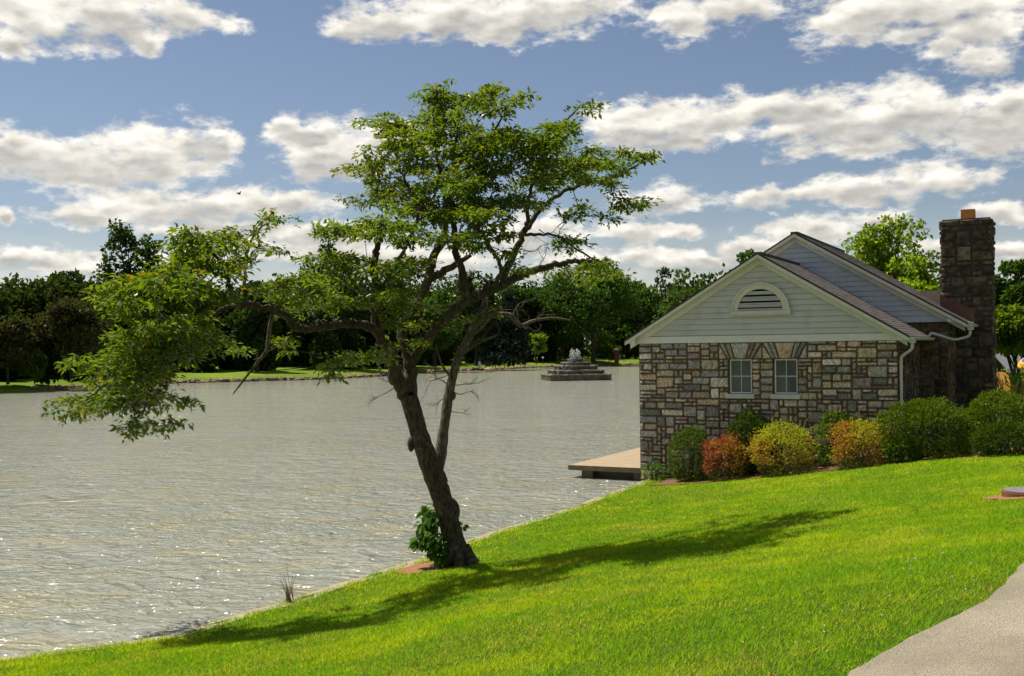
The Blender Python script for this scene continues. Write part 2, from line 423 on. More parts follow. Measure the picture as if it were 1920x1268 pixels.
# water: silty, wind ruffled
m, t, out = newmat('lake_water'); v = obj_co(t)
rot = t.node('ShaderNodeVectorRotate', rotation_type='Z_AXIS'); t.l.new(v, rot.inputs['Vector']); rot.inputs['Angle'].default_value = .35
vr = t.v('MULTIPLY', rot.outputs[0], (.8, 1.15, 1))
def ridge(n): return t.m('SUBTRACT', 1.0, t.m('ABSOLUTE', t.m('MULTIPLY_ADD', n, 2.0, -1.0)))
a = t.noise(vr, .5, 2, .5); b = ridge(t.noise(vr, 1.25, 2, .45, dist=.5)); c_ = ridge(t.noise(vr, 3.4, 2, .5, dist=.4)); e_ = t.noise(vr, 13, 2, .5)
gust = t.step(t.noise(t.v('MULTIPLY', v, (.05, .14, 1)), 1.0, 3, .55), .35, .68)
h = t.m('ADD', t.m('MULTIPLY', a, .14), t.m('MULTIPLY_ADD', b, .15, t.m('MULTIPLY', t.m('MULTIPLY_ADD', c_, .070, t.m('MULTIPLY', e_, .014)), t.m('ADD', gust, .7))))
silt = t.noise(t.v('MULTIPLY', v, (.35, .6, 1)), 1.2, 4, .6)
base = t.mix(t.step(silt, .45, .72), (.252, .256, .205), (.30, .272, .170))
p = principled(t, out, base, .07, t.bump(h, 1.0, 1.25), .5); p.inputs['IOR'].default_value = 1.33
M['water'] = m

# ------------------------------------------------------------------ house frame and lawn surface
HX, HYW = 4.05, 34.0
HA = math.atan2(1050.0, 2000.0)
ca, sa = math.cos(HA), math.sin(HA)
def ts(x, y):
    return (x - HX) * ca - (y - HYW) * sa, (x - HX) * sa + (y - HYW) * ca
def xy(t_, s_):
    return HX + t_ * ca + s_ * sa, HYW - t_ * sa + s_ * ca
SH_S = np.array([-60, -40, -30, -26, -22.3, -20.6, -18.1, -15.6, -13.8, -11.2, -7.4, -1.1, 2, 200.])
SH_T = np.array([-60, -26, -9, -4.0, -.76, .42, .63, .67, .77, .53, .69, .42, .42, .42])
def tshore(s_): return np.interp(s_, SH_S, SH_T)
def zlawn_ts(t_, s_):
    t_ = np.asarray(t_, float); s_ = np.asarray(s_, float)
    k = np.interp(s_, [-34, -24, -12, 0, 20, 60], [.235, .235, .175, .138, .10, .03])
    d = np.maximum(t_ - np.maximum(tshore(s_), -1.0 + 0 * s_), 0); d = d - 1.2 * (1 - np.exp(-d / 1.2))
    d = np.where(d < 9, d, 9 + (d - 9) * .75); d = np.minimum(d, 13 + (d - 13) * .12)
    n = (fbm(np.stack([t_ * .35, s_ * .35, 0 * t_ + 3], -1), 2) - .5) * .14 * np.clip(d / 2, 0, 1)
    return .15 + k * d + n
def zlawn(x, y): return zlawn_ts(*ts(np.asarray(x, float), np.asarray(y, float)))
def ground_hit(px, py, lo=4.0, hi=90.0):
    r = ray(px, py); ds = np.arange(lo, hi, .03)
    x = r[0] * ds; z = CAMZ + r[2] * ds
    g = zlawn(x, ds); i = np.argmax(z < g)
    if z[i] >= g[i]: i = len(ds) - 1
    return np.array([x[i], ds[i], g[i]])

# lawn
sv_ = np.concatenate([np.arange(-60, -34, 2), np.arange(-34, 4, .25), np.arange(4, 24, 1.2), np.arange(24, 210, 8)])
tv_ = np.concatenate([[0, 0.001, .2, .5], np.arange(.75, 16, .25), np.arange(16, 40, 2), np.arange(40, 150, 10)])
S2, T2 = np.meshgrid(sv_, tv_, indexing='ij'); TS = T2 + tshore(S2)
X2, Y2 = xy(TS, S2); Z2 = zlawn_ts(TS, S2); Z2[:, 0] = -1.6
Z2[:, -1] = .8
ni, nj = S2.shape
idx = np.arange(ni * nj).reshape(ni, nj)
q = np.stack([idx[:-1, :-1], idx[:-1, 1:], idx[1:, 1:], idx[1:, :-1]], -1).reshape(-1, 4)
me = tri_mesh('lawn', np.stack([X2, Y2, Z2], -1).reshape(-1, 3), np.concatenate([q[:, [0, 1, 2]], q[:, [0, 2, 3]]]), M['turf'], smooth=True)
tag(link_mesh('lawn', me), kind='structure')

def strip(name, s_arr, t0f, t1f, nz, zoff, n=4):
    s_arr = np.asarray(s_arr); V = []; F = []
    for i, s_ in enumerate(s_arr):
        for j in range(n + 1):
            t_ = t0f(s_) + (t1f(s_) - t0f(s_)) * j / n
            x, y = xy(t_, s_); V.append((x, y, nz(t_, s_) + zoff))
    for i in range(len(s_arr) - 1):
        for j in range(n):
            a = i * (n + 1) + j; F.append((a, a + 1, a + n + 2, a + n + 1))
    return V, F

# stone edging along the shore
V = []; F = []; ss = np.arange(-40, 1.0, .4)
for s_ in ss:
    tt = float(tshore(s_)) + .03 * math.sin(s_ * 2.7) + .02 * math.sin(s_ * 7.1)
    for (dt, z) in ((-.10, -1.0), (-.10, .12), (-.07, .15), (.24, .165), (.27, .10)):
        x, y = xy(tt + dt, s_); V.append((x, y, z + .008 * math.sin(s_ * 3.3)))
for i in range(len(ss) - 1):
    for j in range(4): a = i * 5 + j; F.append((a, a + 1, a + 6, a + 5))
tag(py_mesh('shore_edging', V, F, M['edging']), kind='structure')

# water and the ground below everything
def quadsheet(name, x0, x1, y0, y1, z, mat):
    o = py_mesh(name, [(x0, y0, z), (x1, y0, z), (x1, y1, z), (x0, y1, z)], [(0, 1, 2, 3)], mat)
    return tag(o, kind='structure')
quadsheet('lake_water', -500, 320, -60, 420, 0.0, M['water'])
quadsheet('ground', -4000, 4000, -600, 5000, -1.7, M['farturf'])

# far shore: (px, water-line y)
FS = [(-700, 800), (-300, 762), (0, 738), (150, 729), (300, 720), (450, 716), (600, 712), (700, 707), (750, 702), (850, 696), (930, 693.5), (1000, 690), (1100, 687), (1190, 684.5), (1350, 682), (1600, 680)]
fp = []
for (px, py) in FS:
    r = ray(px, py); d = CAMZ / -r[2]; fp.append((r[0] * d, d))
fp = np.array(fp)
u_ = np.linspace(0, len(fp) - 1, 160)
fx = np.interp(u_, np.arange(len(fp)), fp[:, 0]); fy = np.interp(u_, np.arange(len(fp)), fp[:, 1])
tx, ty = np.gradient(fx), np.gradient(fy); ln = np.hypot(tx, ty); nx_, ny_ = -ty / ln, tx / ln
wig = (fbm(np.stack([fx * .12, fy * .12, 0 * fx], -1), 3) - .5) * 2.5
def far_pt(i, off): return fx[i] + nx_[i] * (off + wig[i]), fy[i] + ny_[i] * (off + wig[i])
V = []; F = []
OFF = [(-.3, -1.5), (0, .12), (1.2, .50), (3, .78), (8, 1.0), (16, 1.2), (40, 1.8), (120, 2.2), (500, 1.6), (3000, 1.0)]
for i in range(160):
    for (o, z) in OFF:
        if o >= 40: x, y = fx[i] + nx_[i] * o * .2, fy[i] + o
        else: x, y = far_pt(i, o)
        V.append((x, y, z))
k = len(OFF)
for i in range(159):
    for j in range(k - 1): a = i * k + j; F.append((a, a + 1, a + k + 1, a + k))
tag(py_mesh('far_bank', V, F, M['farturf'], smooth=True), kind='structure')
# riprap: uncountable little stones along that shore
rk = TM(); rr = np.random.default_rng(3)
ico = np.array([(1,0,0),(-1,0,0),(0,1,0),(0,-1,0),(0,0,1),(0,0,-1)], float)
icf = np.array([(0,2,4),(2,1,4),(1,3,4),(3,0,4),(2,0,5),(1,2,5),(3,1,5),(0,3,5)])
for _ in range(1500):
    i = rr.uniform(25, 150); i0 = int(i); x, y = far_pt(i0, rr.uniform(-.3, 1.3)); f = i - i0
    x1, y1 = far_pt(min(i0 + 1, 159), rr.uniform(-.3, 1.3)); x = x + (x1 - x) * f; y = y + (y1 - y) * f
    if fbm(np.array([x * .05, y * .05, 1.]), 2) < .36: continue
    s_ = rr.uniform(.12, .48); Vv = ico * (s_ * rr.uniform(.7, 1.4, 3) * [1, 1, .6]) + rr.normal(0, .05, (6, 3)) * s_
    rk.add(Vv + [x, y, rr.uniform(.05, .45)], icf, rr.uniform(.55, 1.25) * np.array([1, .93, .86]))
m, t, out = newmat('riprap'); principled(t, out, t.mix(1.0, (.24, .17, .13), tint_attr(t), 'MULTIPLY'), .9); M['riprap'] = m
tag(link_mesh('shore_stones', rk.mesh('shore_stones', M['riprap'])), kind='stuff')

# asphalt path at lower right
pa = ground_hit(1925, 1056); pb = ground_hit(1596, 1268)
pt_, ps_ = ts(pa[0], pa[1]); qt_, qs_ = ts(pb[0], pb[1])
PM = (pt_ - qt_) / (ps_ - qs_); print('path', pa, pb, (pt_, ps_), (qt_, qs_), 'bed', [ts(*ground_hit(x, y)[:2]) for x, y in ((1230,900),(1290,890),(1360,888),(1465,885),(1560,872),(1610,875),(1740,865),(1900,862))])
_pe = [ts(*ground_hit(x, y)[:2]) for x, y in ((1596,1268),(1678,1224),(1729,1192),(1797,1163),(1847,1139),(1864,1120),(1907,1082),(1925,1056),(1990,1012),(2080,960))]
_pe = sorted([(s_, t_) for t_, s_ in _pe]); PS = np.array([q[0] for q in _pe]); PT = np.array([q[1] for q in _pe])
PS = np.r_[-60, PS, PS[-1] + 12]; PT = np.r_[PT[0] - .1, PT, PT[-1] + .6]
def path_edge(s_): return np.interp(s_, PS, PT) + .010 * np.sin(s_ * 7.1) + .008 * np.sin(s_ * 17.7 + 1)
V, F = strip('path', np.arange(-36, -2, .12), path_edge, lambda s_: path_edge(s_) + 3.0, lambda t_, s_: float(zlawn_ts(t_, s_)), 0, n=10)
V = [(x, y, z + .03) for x, y, z in V]
tag(py_mesh('path', V, F, M['path'], smooth=True), kind='structure')

# mulch bed along the house and bare dirt by the tree
V, F = strip('bed', np.arange(-1.9, .01, .2), lambda s_: 1.0 + .12 * math.sin(s_ * 4), lambda s_: 16.0, lambda t_, s_: float(zlawn_ts(t_, s_)), .03, n=40)
tag(py_mesh('mulch_bed', V, F, M['mulch'], smooth=True), kind='structure')
TB = ground_hit(860, 1060)
def patch(name, c, rx, ry, rot, mat, zoff=.02, n=28):
    V = [(c[0], c[1], float(zlawn(c[0], c[1])) + zoff)]; F = []
    for rg in (.35, .7, 1.0):
        for i in range(n):
            a = 2 * math.pi * i / n; w = rg * (1 + .18 * math.sin(3 * a + 1) + .1 * math.sin(7 * a))
            dx, dy = rx * w * math.cos(a), ry * w * math.sin(a)
            x = c[0] + dx * math.cos(rot) - dy * math.sin(rot); y = c[1] + dx * math.sin(rot) + dy * math.cos(rot)
            V.append((x, y, float(zlawn(x, y)) + zoff * (1.2 - rg * .5)))
    for i in range(n):
        F.append((0, 1 + i, 1 + (i + 1) % n))
        for k2 in (0, 1):
            a = 1 + k2 * n; F.append((a + i, a + n + i, a + n + (i + 1) % n, a + (i + 1) % n))
    return tag(py_mesh(name, V, F, mat, smooth=True), kind='structure')
DP = ground_hit(800, 1066)
patch('bare_dirt', (DP[0], DP[1]), .62, .55, -.5, M['dirt'])
MH = ground_hit(1912, 931)
patch('dirt_ring', (MH[0] + .05, MH[1]), .62, .45, 0, M['dirt'])
#NEXT
# ------------------------------------------------------------------ grass blades (uncountable)
g = np.random.default_rng(11)
def rho(d): return 3500 * np.minimum(1.0, (9.0 / d)) ** 1.35
NC = 1080000
dmin, dmax = 4.2, 42.0
# candidates by distance with the wanted density, seen or nearly seen ground only
dd = np.linspace(dmin, dmax, 400); pdf = rho(dd) * dd; cdf = np.cumsum(pdf); cdf /= cdf[-1]
D_ = np.interp(g.random(NC), cdf, dd); U_ = g.uniform(-.56, .62, NC)
GX, GY = U_ * D_, D_
gt, gs = ts(GX, GY)
sh = tshore(gs)
ok = (gt > sh + .08 + g.normal(0, .06, NC) + .22 * (fbm(np.stack([GX * 1.6, GY * 1.6, 0 * GX], -1), 2) - .45)) & (gt < 22)
ok &= ~((gs > np.where(gt < 6.8, -1.50, -1.75) + .16 * np.sin(gt * 2.3) + .10 * np.sin(gt * 7) + g.normal(0, .07, NC)) & (gt > 1.15))
ok &= ~((gs > -.05))
pe = path_edge(gs)
ok &= ~((gt > pe + g.normal(0.02, .05, NC)) & (gt < pe + 3.05))
def ell(c, rx, ry, rot):
    dx, dy = GX - c[0], GY - c[1]
    return ((dx * math.cos(rot) + dy * math.sin(rot)) / rx) ** 2 + ((-dx * math.sin(rot) + dy * math.cos(rot)) / ry) ** 2
ok &= ell(DP, .55, .48, -.5) > g.uniform(.7, 1.25, NC)
ok &= ell(MH, .58, .42, 0) > g.uniform(.7, 1.3, NC)
BP = ground_hit(1408, 1070); ok &= ell(BP, .17, .10, 0) > g.uniform(.2, 1.2, NC)
GX, GY, D_, gt, gs = GX[ok], GY[ok], D_[ok], gt[ok], gs[ok]
n = len(GX); print('blades', n)
GZ = zlawn_ts(gt, gs)
P3 = np.stack([GX, GY, 0 * GX], -1)
big = fbm(P3 * .45, 3); mid = fbm(P3 * 1.9 + 40, 3); fine = g.random(n)
clump = fbm(P3 * 5.0 + 9, 2)
hgt = (.020 + .026 * clump) * g.uniform(.65, 1.35, n) * (1 + .2 * (D_ / 20)) * np.where(gt < sh[ok] + .45, 1.3 + 1.2 * np.clip(mid - .5, 0, 1) * 2, 1) * (1 + .9 * np.clip(big - .55, 0, .3))
wid = .0047 * (D_ / 9) ** .72 * g.uniform(.7, 1.3, n)
a = g.uniform(0, 2 * math.pi, n); lean = g.uniform(.25, 1.5, n) * hgt
side = np.stack([np.cos(a), np.sin(a), 0 * a], -1)
b = a + math.pi / 2 + g.normal(0, .4, n)
tipo = np.stack([np.cos(b) * lean, np.sin(b) * lean, hgt], -1)
base = np.stack([GX, GY, GZ - .004], -1)
Vg = np.stack([base - side * wid[:, None], base + side * wid[:, None], base + tipo], 1).reshape(-1, 3)
Tg = np.arange(n * 3).reshape(-1, 3)
yel = np.clip((big - .40) * 1.7 + (mid - .5) * 1.9 + (clump - .5) * .9 + g.normal(0, .28, n), 0, 1)[:, None]
cA = np.array([.78, 1.10, .7]); cB = np.array([1.66, 1.52, 1.0])
cg = cA * (1 - yel) + cB * yel
mid2 = fbm(P3 * .85 + 77, 3)
dry = (fine < .035 + .22 * np.clip((mid2 - .52) * 4.5, 0, 1))
cg[dry] = np.array([2.2, 1.35, 8.0]) * g.uniform(.6, 1.1, (dry.sum(), 1))
cg *= g.uniform(.75, 1.25, (n, 1))
me = tri_mesh('grass', Vg, Tg, M['grassblade'], np.repeat(cg, 3, 0))
tag(link_mesh('grass', me), kind='stuff')

cl = TM(); cr_ = np.random.default_rng(4)
for _ in range(110):                                    # white clover heads, uncountable
    c0 = [(1690, 1030), (1500, 1180), (1150, 1150), (1780, 1075), (1330, 960), (700, 1200)][cr_.integers(0, 6)]
    px, py = c0[0] + cr_.normal(0, 75), c0[1] + cr_.normal(0, 26)
    if py > 1262: continue
    r_ = ray(px, py); h_ = ground_hit(px, py); t_, s_ = ts(h_[0], h_[1])
    if t_ > path_edge(s_) - .15 or t_ < tshore(s_) + .5 or s_ > -2: continue
    cl.add(ico * np.array([.007, .007, .007]) * cr_.uniform(.6, 1.2) + [h_[0], h_[1], h_[2] + cr_.uniform(.03, .055)], icf, (1, 1, 1))
tag(link_mesh('clover_flowers', cl.mesh('clover_flowers', simple('clover_flower', (.50, .50, .36), .9))), kind='stuff')

# ------------------------------------------------------------------ boathouse
house = tag(empty('stone_house', (HX, HYW, 0), -HA), 'grey stone house with pale gabled siding standing at the edge of the lake', 'house')
hr = np.random.default_rng(21)
PAL = [((.255, .255, .25), 5), ((.235, .24, .25), 3), ((.30, .285, .25), 4), ((.33, .295, .23), 3.6), ((.19, .195, .20), 3.0), ((.35, .28, .235), 1.0), ((.30, .17, .06), .10), ((.15, .115, .085), .25), ((.42, .40, .37), 1.6)]
pw = np.array([w for _, w in PAL]); pw /= pw.sum()
def stone_col(r):
    c = np.array(PAL[r.choice(len(PAL), p=pw)][0]); return tuple(np.clip(c * np.array([1.08, 1.0, .88]) * r.uniform(.7, 1.45) + r.normal(0, .008, 3), .02, .6))
def stone(mb, pts, place, r, proud=(.020, .072), mi=0):
    """one rock-faced block: polygon pts (u,v) lifted out of the mortar"""
    P = np.array(pts, float); c = P.mean(0); n = len(P)
    Q = []
    for i in range(n):                                            # knock the corners off
        p, a_, b_ = P[i], P[i - 1], P[(i + 1) % n]
        k = r.uniform(.012, .035)
        Q.append(p + (a_ - p) / np.linalg.norm(a_ - p) * k); Q.append(p + (b_ - p) / np.linalg.norm(b_ - p) * k)
    Q = np.array(Q) + r.normal(0, .004, (2 * n, 2))
    d = r.uniform(*proud); col = stone_col(r); m_ = 2 * n
    ins = c + (Q - c) * (1 - .016 / np.maximum(.05, np.abs(Q - c).mean(0)))
    ins2 = c + (Q - c) * .55
    V = [place(u, v, -.02) for u, v in Q] + [place(u, v, d * r.uniform(.75, 1.0)) for u, v in ins] + [place(u, v, d + r.uniform(-.002, .014)) for u, v in ins2] + [place(c[0], c[1], d + r.uniform(0, .012))]
    F = []
    for i in range(m_):
        j = (i + 1) % m_
        F += [(i, j, m_ + j, m_ + i), (m_ + i, m_ + j, 2 * m_ + j, 2 * m_ + i), (2 * m_ + i, 2 * m_ + j, 3 * m_)]
    mb.add(V, F, mi, col)

def ashlar(mb, u0, u1, v0, v1, place, r, holes=(), cw=.142, ch=.112, gap=.011, sizes=None, mi=0):
    nu = max(1, round((u1 - u0) / cw)); nv = max(1, round((v1 - v0) / ch)); cw = (u1 - u0) / nu; ch = (v1 - v0) / nv
    occ = np.zeros((nv, nu), bool)
    for (a_, b_, c_, d_) in holes:
        for j in range(nv):
            for i in range(nu):
                if u0 + (i + .5) * cw > a_ and u0 + (i + .5) * cw < b_ and v0 + (j + .5) * ch > c_ and v0 + (j + .5) * ch < d_: occ[j, i] = True
    S = sizes or [((2, 2), 3), ((3, 2), 4.5), ((3, 3), 2.2), ((4, 3), 1.3), ((4, 2), 2.5), ((2, 1), 2.2), ((3, 1), 2.6), ((4, 1), 1.0), ((1, 1), .8), ((1, 2), 1.0), ((2, 3), 1.3), ((5, 2), .7)]
    ws = np.array([w for _, w in S]); ws = ws / ws.sum()
    cuts = [u0 + cw * i + (r.normal(0, .014) if 0 < i < nu else 0) for i in range(nu + 1)]
    for j in range(nv):
        for i in range(nu):
            if occ[j, i]: continue
            order = r.choice(len(S), len(S), replace=False, p=ws)
            for o in list(order) + [None]:
                w, h = (1, 1) if o is None else S[o][0]
                if i + w > nu or j + h > nv or occ[j:j + h, i:i + w].any(): continue
                if o is not None and w > 1 and i + w < nu and not occ[j, i + w] and i + w + 1 <= nu and (i + w + 1 == nu or occ[j, i + w + 1]) and r.random() < .6: continue
                occ[j:j + h, i:i + w] = True
                gg = gap * r.uniform(.7, 1.3); e = r.normal(0, .010, 8)
                a_, b_ = u0 + i * cw + gg, u0 + (i + w) * cw - gg; c_, d_ = v0 + j * ch + gg, v0 + (j + h) * ch - gg
                stone(mb, [(a_ + abs(e[0]) * .7, c_ + abs(e[1]) * .7), (b_ - abs(e[2]) * .7, c_ + abs(e[3]) * .7), (b_ - abs(e[4]) * .7, d_ - abs(e[5]) * .7), (a_ + abs(e[6]) * .7, d_ - abs(e[7]) * .7)], place, r, mi=mi)
                break

m2_, t2_, o2_ = newmat('sooty_stone'); v2_ = obj_co(t2_); ta2 = tint_attr(t2_)  # darker stone: chimney blocks, plus flank and recess with shade put into the colour
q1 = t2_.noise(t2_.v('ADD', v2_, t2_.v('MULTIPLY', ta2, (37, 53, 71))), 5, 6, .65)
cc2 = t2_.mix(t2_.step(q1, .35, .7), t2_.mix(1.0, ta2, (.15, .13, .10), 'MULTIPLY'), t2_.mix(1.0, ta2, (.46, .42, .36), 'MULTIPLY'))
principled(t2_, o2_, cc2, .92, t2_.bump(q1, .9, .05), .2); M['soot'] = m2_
WW, EZ = 7.83, 4.44                                  # front wall width and eave height
WIN = [(2.90, 3.62), (4.27, 4.99)]; WZ0, WZ1 = 2.86, 3.92
front = lambda u, v, d: (u, -d, v)
mb = MB()
for (a_, b_) in ((-.0, WIN[0][0]), (WIN[0][1], WIN[1][0]), (WIN[1][1], WW)): mb.box(a_, b_, 0, .35, WZ0, WZ1, 1)
mb.box(0, WW, 0, .35, -1.5, WZ0, 1); mb.box(0, WW, 0, .35, WZ1, EZ + .02, 1)
arch = [(WIN[0][0] - .30, WIN[0][1] + .30), (WIN[1][0] - .30, WIN[1][1] + .30)]
holes = [(WIN[i][0] - .02, WIN[i][1] + .02, WZ0 - .16, WZ1) for i in (0, 1)] + [(arch[i][0] - .02, arch[i][1] + .02, WZ1 - .02, EZ) for i in (0, 1)]
ashlar(mb, 0, WIN[0][0] - .0, -.25, WZ0 - .16, front, hr, [(arch[0][0], 9, WZ0, 9)])
ashlar(mb, WIN[0][0], WIN[1][1], -.25, WZ0 - .16, front, hr)
ashlar(mb, WIN[1][1], WW, -.25, WZ0 - .16, front, hr)
ashlar(mb, 0, WIN[0][0], WZ0 - .16, WZ1, front, hr)
ashlar(mb, WIN[0][1], WIN[1][0], WZ0 - .16, WZ1, front, hr, sizes=[((4, 3), 3), ((2, 2), 2), ((3, 2), 2), ((2, 1), 1)])
ashlar(mb, WIN[1][1], WW, WZ0 - .16, WZ1, front, hr)
ashlar(mb, 0, arch[0][0], WZ1, EZ, front, hr)
ashlar(mb, arch[1][1], WW, WZ1, EZ, front, hr)
mid_g = (arch[0][1] + arch[1][0]) / 2
for i in (0, 1):                                      # flared flat arches over the two windows
    b0, b1 = WIN[i][0] - .02, WIN[i][1] + .02; t0, t1 = arch[i]
    if i == 0: t1 = mid_g
    else: t0 = mid_g
    fr = [0, .13, .27, .73, .87, 1.0]
    for k in range(5):
        lo0, lo1 = b0 + (b1 - b0) * fr[k], b0 + (b1 - b0) * fr[k + 1]; hi0, hi1 = t0 + (t1 - t0) * fr[k], t0 + (t1 - t0) * fr[k + 1]
        stone(mb, [(lo0 + .012, WZ1 + .012), (lo1 - .012, WZ1 + .012), (hi1 - .012, EZ - .03), (hi0 + .012, EZ - .03)], front, hr, (.03, .055))
for (P_) in ([(arch[0][0] + .015, WZ1 + .015), (WIN[0][0] - .045, WZ1 + .015), (arch[0][0] + .015, EZ - .09)], [(WIN[1][1] + .045, WZ1 + .015), (arch[1][1] - .015, WZ1 + .015), (arch[1][1] - .015, EZ - .09)],
            [(WIN[0][1] + .045, WZ1 + .015), (mid_g - .012, WZ1 + .015), (mid_g - .012, EZ - .12)], [(mid_g + .012, WZ1 + .015), (WIN[1][0] - .045, WZ1 + .015), (mid_g + .012, EZ - .12)]):
    stone(mb, P_, front, hr, (.02, .04))
# right flank and the recessed rear wall, left flank towards the lake
mb.box(WW - .35, WW - .002, .35, 4.9, -.5, EZ, 1); mb.box(.002, .35, .35, 9.5, -1.5, EZ, 1)
ashlar(mb, .05, 4.85, .5, EZ - .05, lambda u, v, d: (WW + d, u, v), hr, gap=.012, mi=2)  # shade of flank and recess is painted in by the darker stone
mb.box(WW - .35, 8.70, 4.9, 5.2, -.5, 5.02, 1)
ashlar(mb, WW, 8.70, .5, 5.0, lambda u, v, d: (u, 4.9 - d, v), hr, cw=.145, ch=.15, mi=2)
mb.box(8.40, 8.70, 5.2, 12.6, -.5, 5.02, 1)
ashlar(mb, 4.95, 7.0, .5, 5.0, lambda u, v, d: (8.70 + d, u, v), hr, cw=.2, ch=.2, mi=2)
mb.box(-1.0, -.7, 4.9, 12.6, -1.5, 5.02, 1); mb.box(-.7, 8.4, 12.3, 12.6, -1.5, 5.0, 1); mb.box(-.7, .002, 4.9, 5.2, -1.5, 5.0, 1)
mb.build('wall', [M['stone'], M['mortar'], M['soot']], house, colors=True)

PK = WW / 2
def gable(name, yf, peak, slope, half, ez, cx_, course=.172):
    """lapped boards filling a gable triangle, front face at y = yf"""
    mb = MB(); z = ez
    zr = lambda x: peak - slope * abs(x - cx_)
    first = True
    while True:
        h = course * (1.25 if first else 1.0); first = False
        z1 = z + h
        if z >= peak - .12: break
        w0 = min(half, (peak - z) / slope); w1 = min(half, max(.01, (peak - z1) / slope))
        th = .040; z1b = z1; z1 = z1 - .004; w1 = min(half, max(.01, (peak - z1) / slope))
        V = [(cx_ - w0, yf - th, z), (cx_ + w0, yf - th, z), (cx_ + w1, yf - .006, z1), (cx_ - w1, yf - .006, z1),
             (cx_ - w0, yf + .03, z), (cx_ + w0, yf + .03, z), (cx_ + w1, yf + .03, z1), (cx_ - w1, yf + .03, z1)]
        mb.add(V, [(0, 1, 2, 3), (0, 4, 5, 1), (4, 7, 6, 5), (1, 5, 6, 2), (0, 3, 7, 4)], 0)
        z = z1b
    return mb
FS_, FPK, FHALF = .60, 6.94, WW / 2 + .02
gable('siding', -.02, FPK - .02, FS_, FHALF + .35, EZ, PK).build('gable_siding', M['siding'], house)
RS_, RPK = .59, 8.00
gable('siding', 4.82, RPK - .02, RS_, 5.35, 5.02, PK).build('gable_siding', simple('grey_blue_siding', (.40, .43, .47), .55, 2.2, .14, .1, 30), house)  # same boards as the front gable, with a blue flare cast painted in

def roof(cx_, top, slope, half, y0, y1, name='roof', expo=.15, seed=1):
    mb = MB(); r = np.random.default_rng(seed); th = .055
    ln_ = math.hypot(1, slope)
    for sgn in (-1, 1):
        nrow = int(half * ln_ / expo) + 1
        for k in range(nrow):                                     # shingle courses with their own tabs
            x0 = half - k * expo / ln_; x1 = max(0.0, x0 - (expo + .03) / ln_)
            lift = .014
            y = y0 - r.uniform(0, .3)
            while y < y1:
                w = .30 * r.uniform(.9, 1.1); ya, yb = max(y, y0), min(y + w - .006, y1); y += w
                if yb - ya < .02: continue
                za = top - slope * x0; zb = top - slope * x1
                l2 = lift + r.uniform(-.003, .004)
                V = [(cx_ + sgn * x0, ya, za), (cx_ + sgn * x0, yb, za), (cx_ + sgn * x0, ya, za + l2), (cx_ + sgn * x0, yb, za + l2), (cx_ + sgn * x1, ya, zb + .002), (cx_ + sgn * x1, yb, zb + .002)]
                cc = r.uniform(.72, 1.25); cc = (cc * 1.03, cc, cc * r.uniform(.93, 1.06))
                mb.add(V, [(0, 1, 3, 2), (2, 3, 5, 4), (0, 2, 4), (1, 5, 3)], 0, cc)
        P = [(cx_ + sgn * half, y0 + .01, top - slope * half - .003), (cx_, y0 + .01, top - .003), (cx_, y0 + .01, top - th), (cx_ + sgn * half, y0 + .01, top - slope * half - th)]
        mb.prism(P, (0, y1 - y0 - .02, 0), 0, (.6, .6, .6))
    mb.box(cx_ - .12, cx_ + .12, y0, y1, top - .05, top + .02, 0, (.85, .85, .85))
    return mb.build(name, M['shingle'], house, colors=True)
roof(PK, 7.10, FS_, 4.29, -.32, 4.88, seed=3)
rf = roof(PK, 8.15, RS_, 5.42, 4.50, 13.0, seed=4)

def rake(cx_, top, slope, half, y, h, th, inset, name='rake_board', mat='rake'):
    mb = MB()
    for sgn in (-1, 1):
        P = [(cx_, y, top - inset), (cx_ + sgn * half, y, top - slope * half - inset), (cx_ + sgn * half, y, top - slope * half - inset - h), (cx_, y, top - inset - h)]
        if sgn > 0: P = P[::-1]
        mb.prism(P, (0, th, 0))
    return mb.build(name, M[mat], house)
rake(PK, 7.10, FS_, 4.27, -.335, .10, .03, .058)
rake(PK, 7.10, FS_, 4.25, -.305, .06, .285, .062, 'soffit', 'trim')
rake(PK, 7.10, FS_, 4.18, -.075, .20, .03, .125, 'rake_board', 'trim')
rake(PK, 8.15, RS_, 5.40, 4.485, .10, .03, .058)
rake(PK, 8.15, RS_, 5.38, 4.515, .06, .28, .062, 'soffit', 'trim')
rake(PK, 8.15, RS_, 5.30, 4.765, .20, .03, .125, 'rake_board', 'trim')
# boxed eave returns, one along each eave
for sgn in (-1, 1):
    for (hf, ez, top, sl, y0, y1, wall) in ((4.27, EZ, 7.10, FS_, -.315, 4.86, PK + .03), (5.40, 5.02, 8.15, RS_, 4.52, 12.9, 4.79)):
        mb = MB(); x0, x1 = PK + sgn * wall, PK + sgn * hf
        zz = top - sl * hf - .06
        P = [(x0, y0 + .03, ez - .01), (x1, y0 + .03, ez - .01), (x1, y0 + .03, zz + .0), (x0, y0 + .03, top - sl * wall - .13)]
        if sgn < 0: P = P[::-1]
        mb.prism(P, (0, y1 - y0 - .05, 0)); mb.build('eave_box', M['trim'], house)
mb = MB(); mb.box(-.03, WW + .03, -.062, -.05, EZ - .015, EZ + .19); mb.build('frieze_board', M['trim'], house)

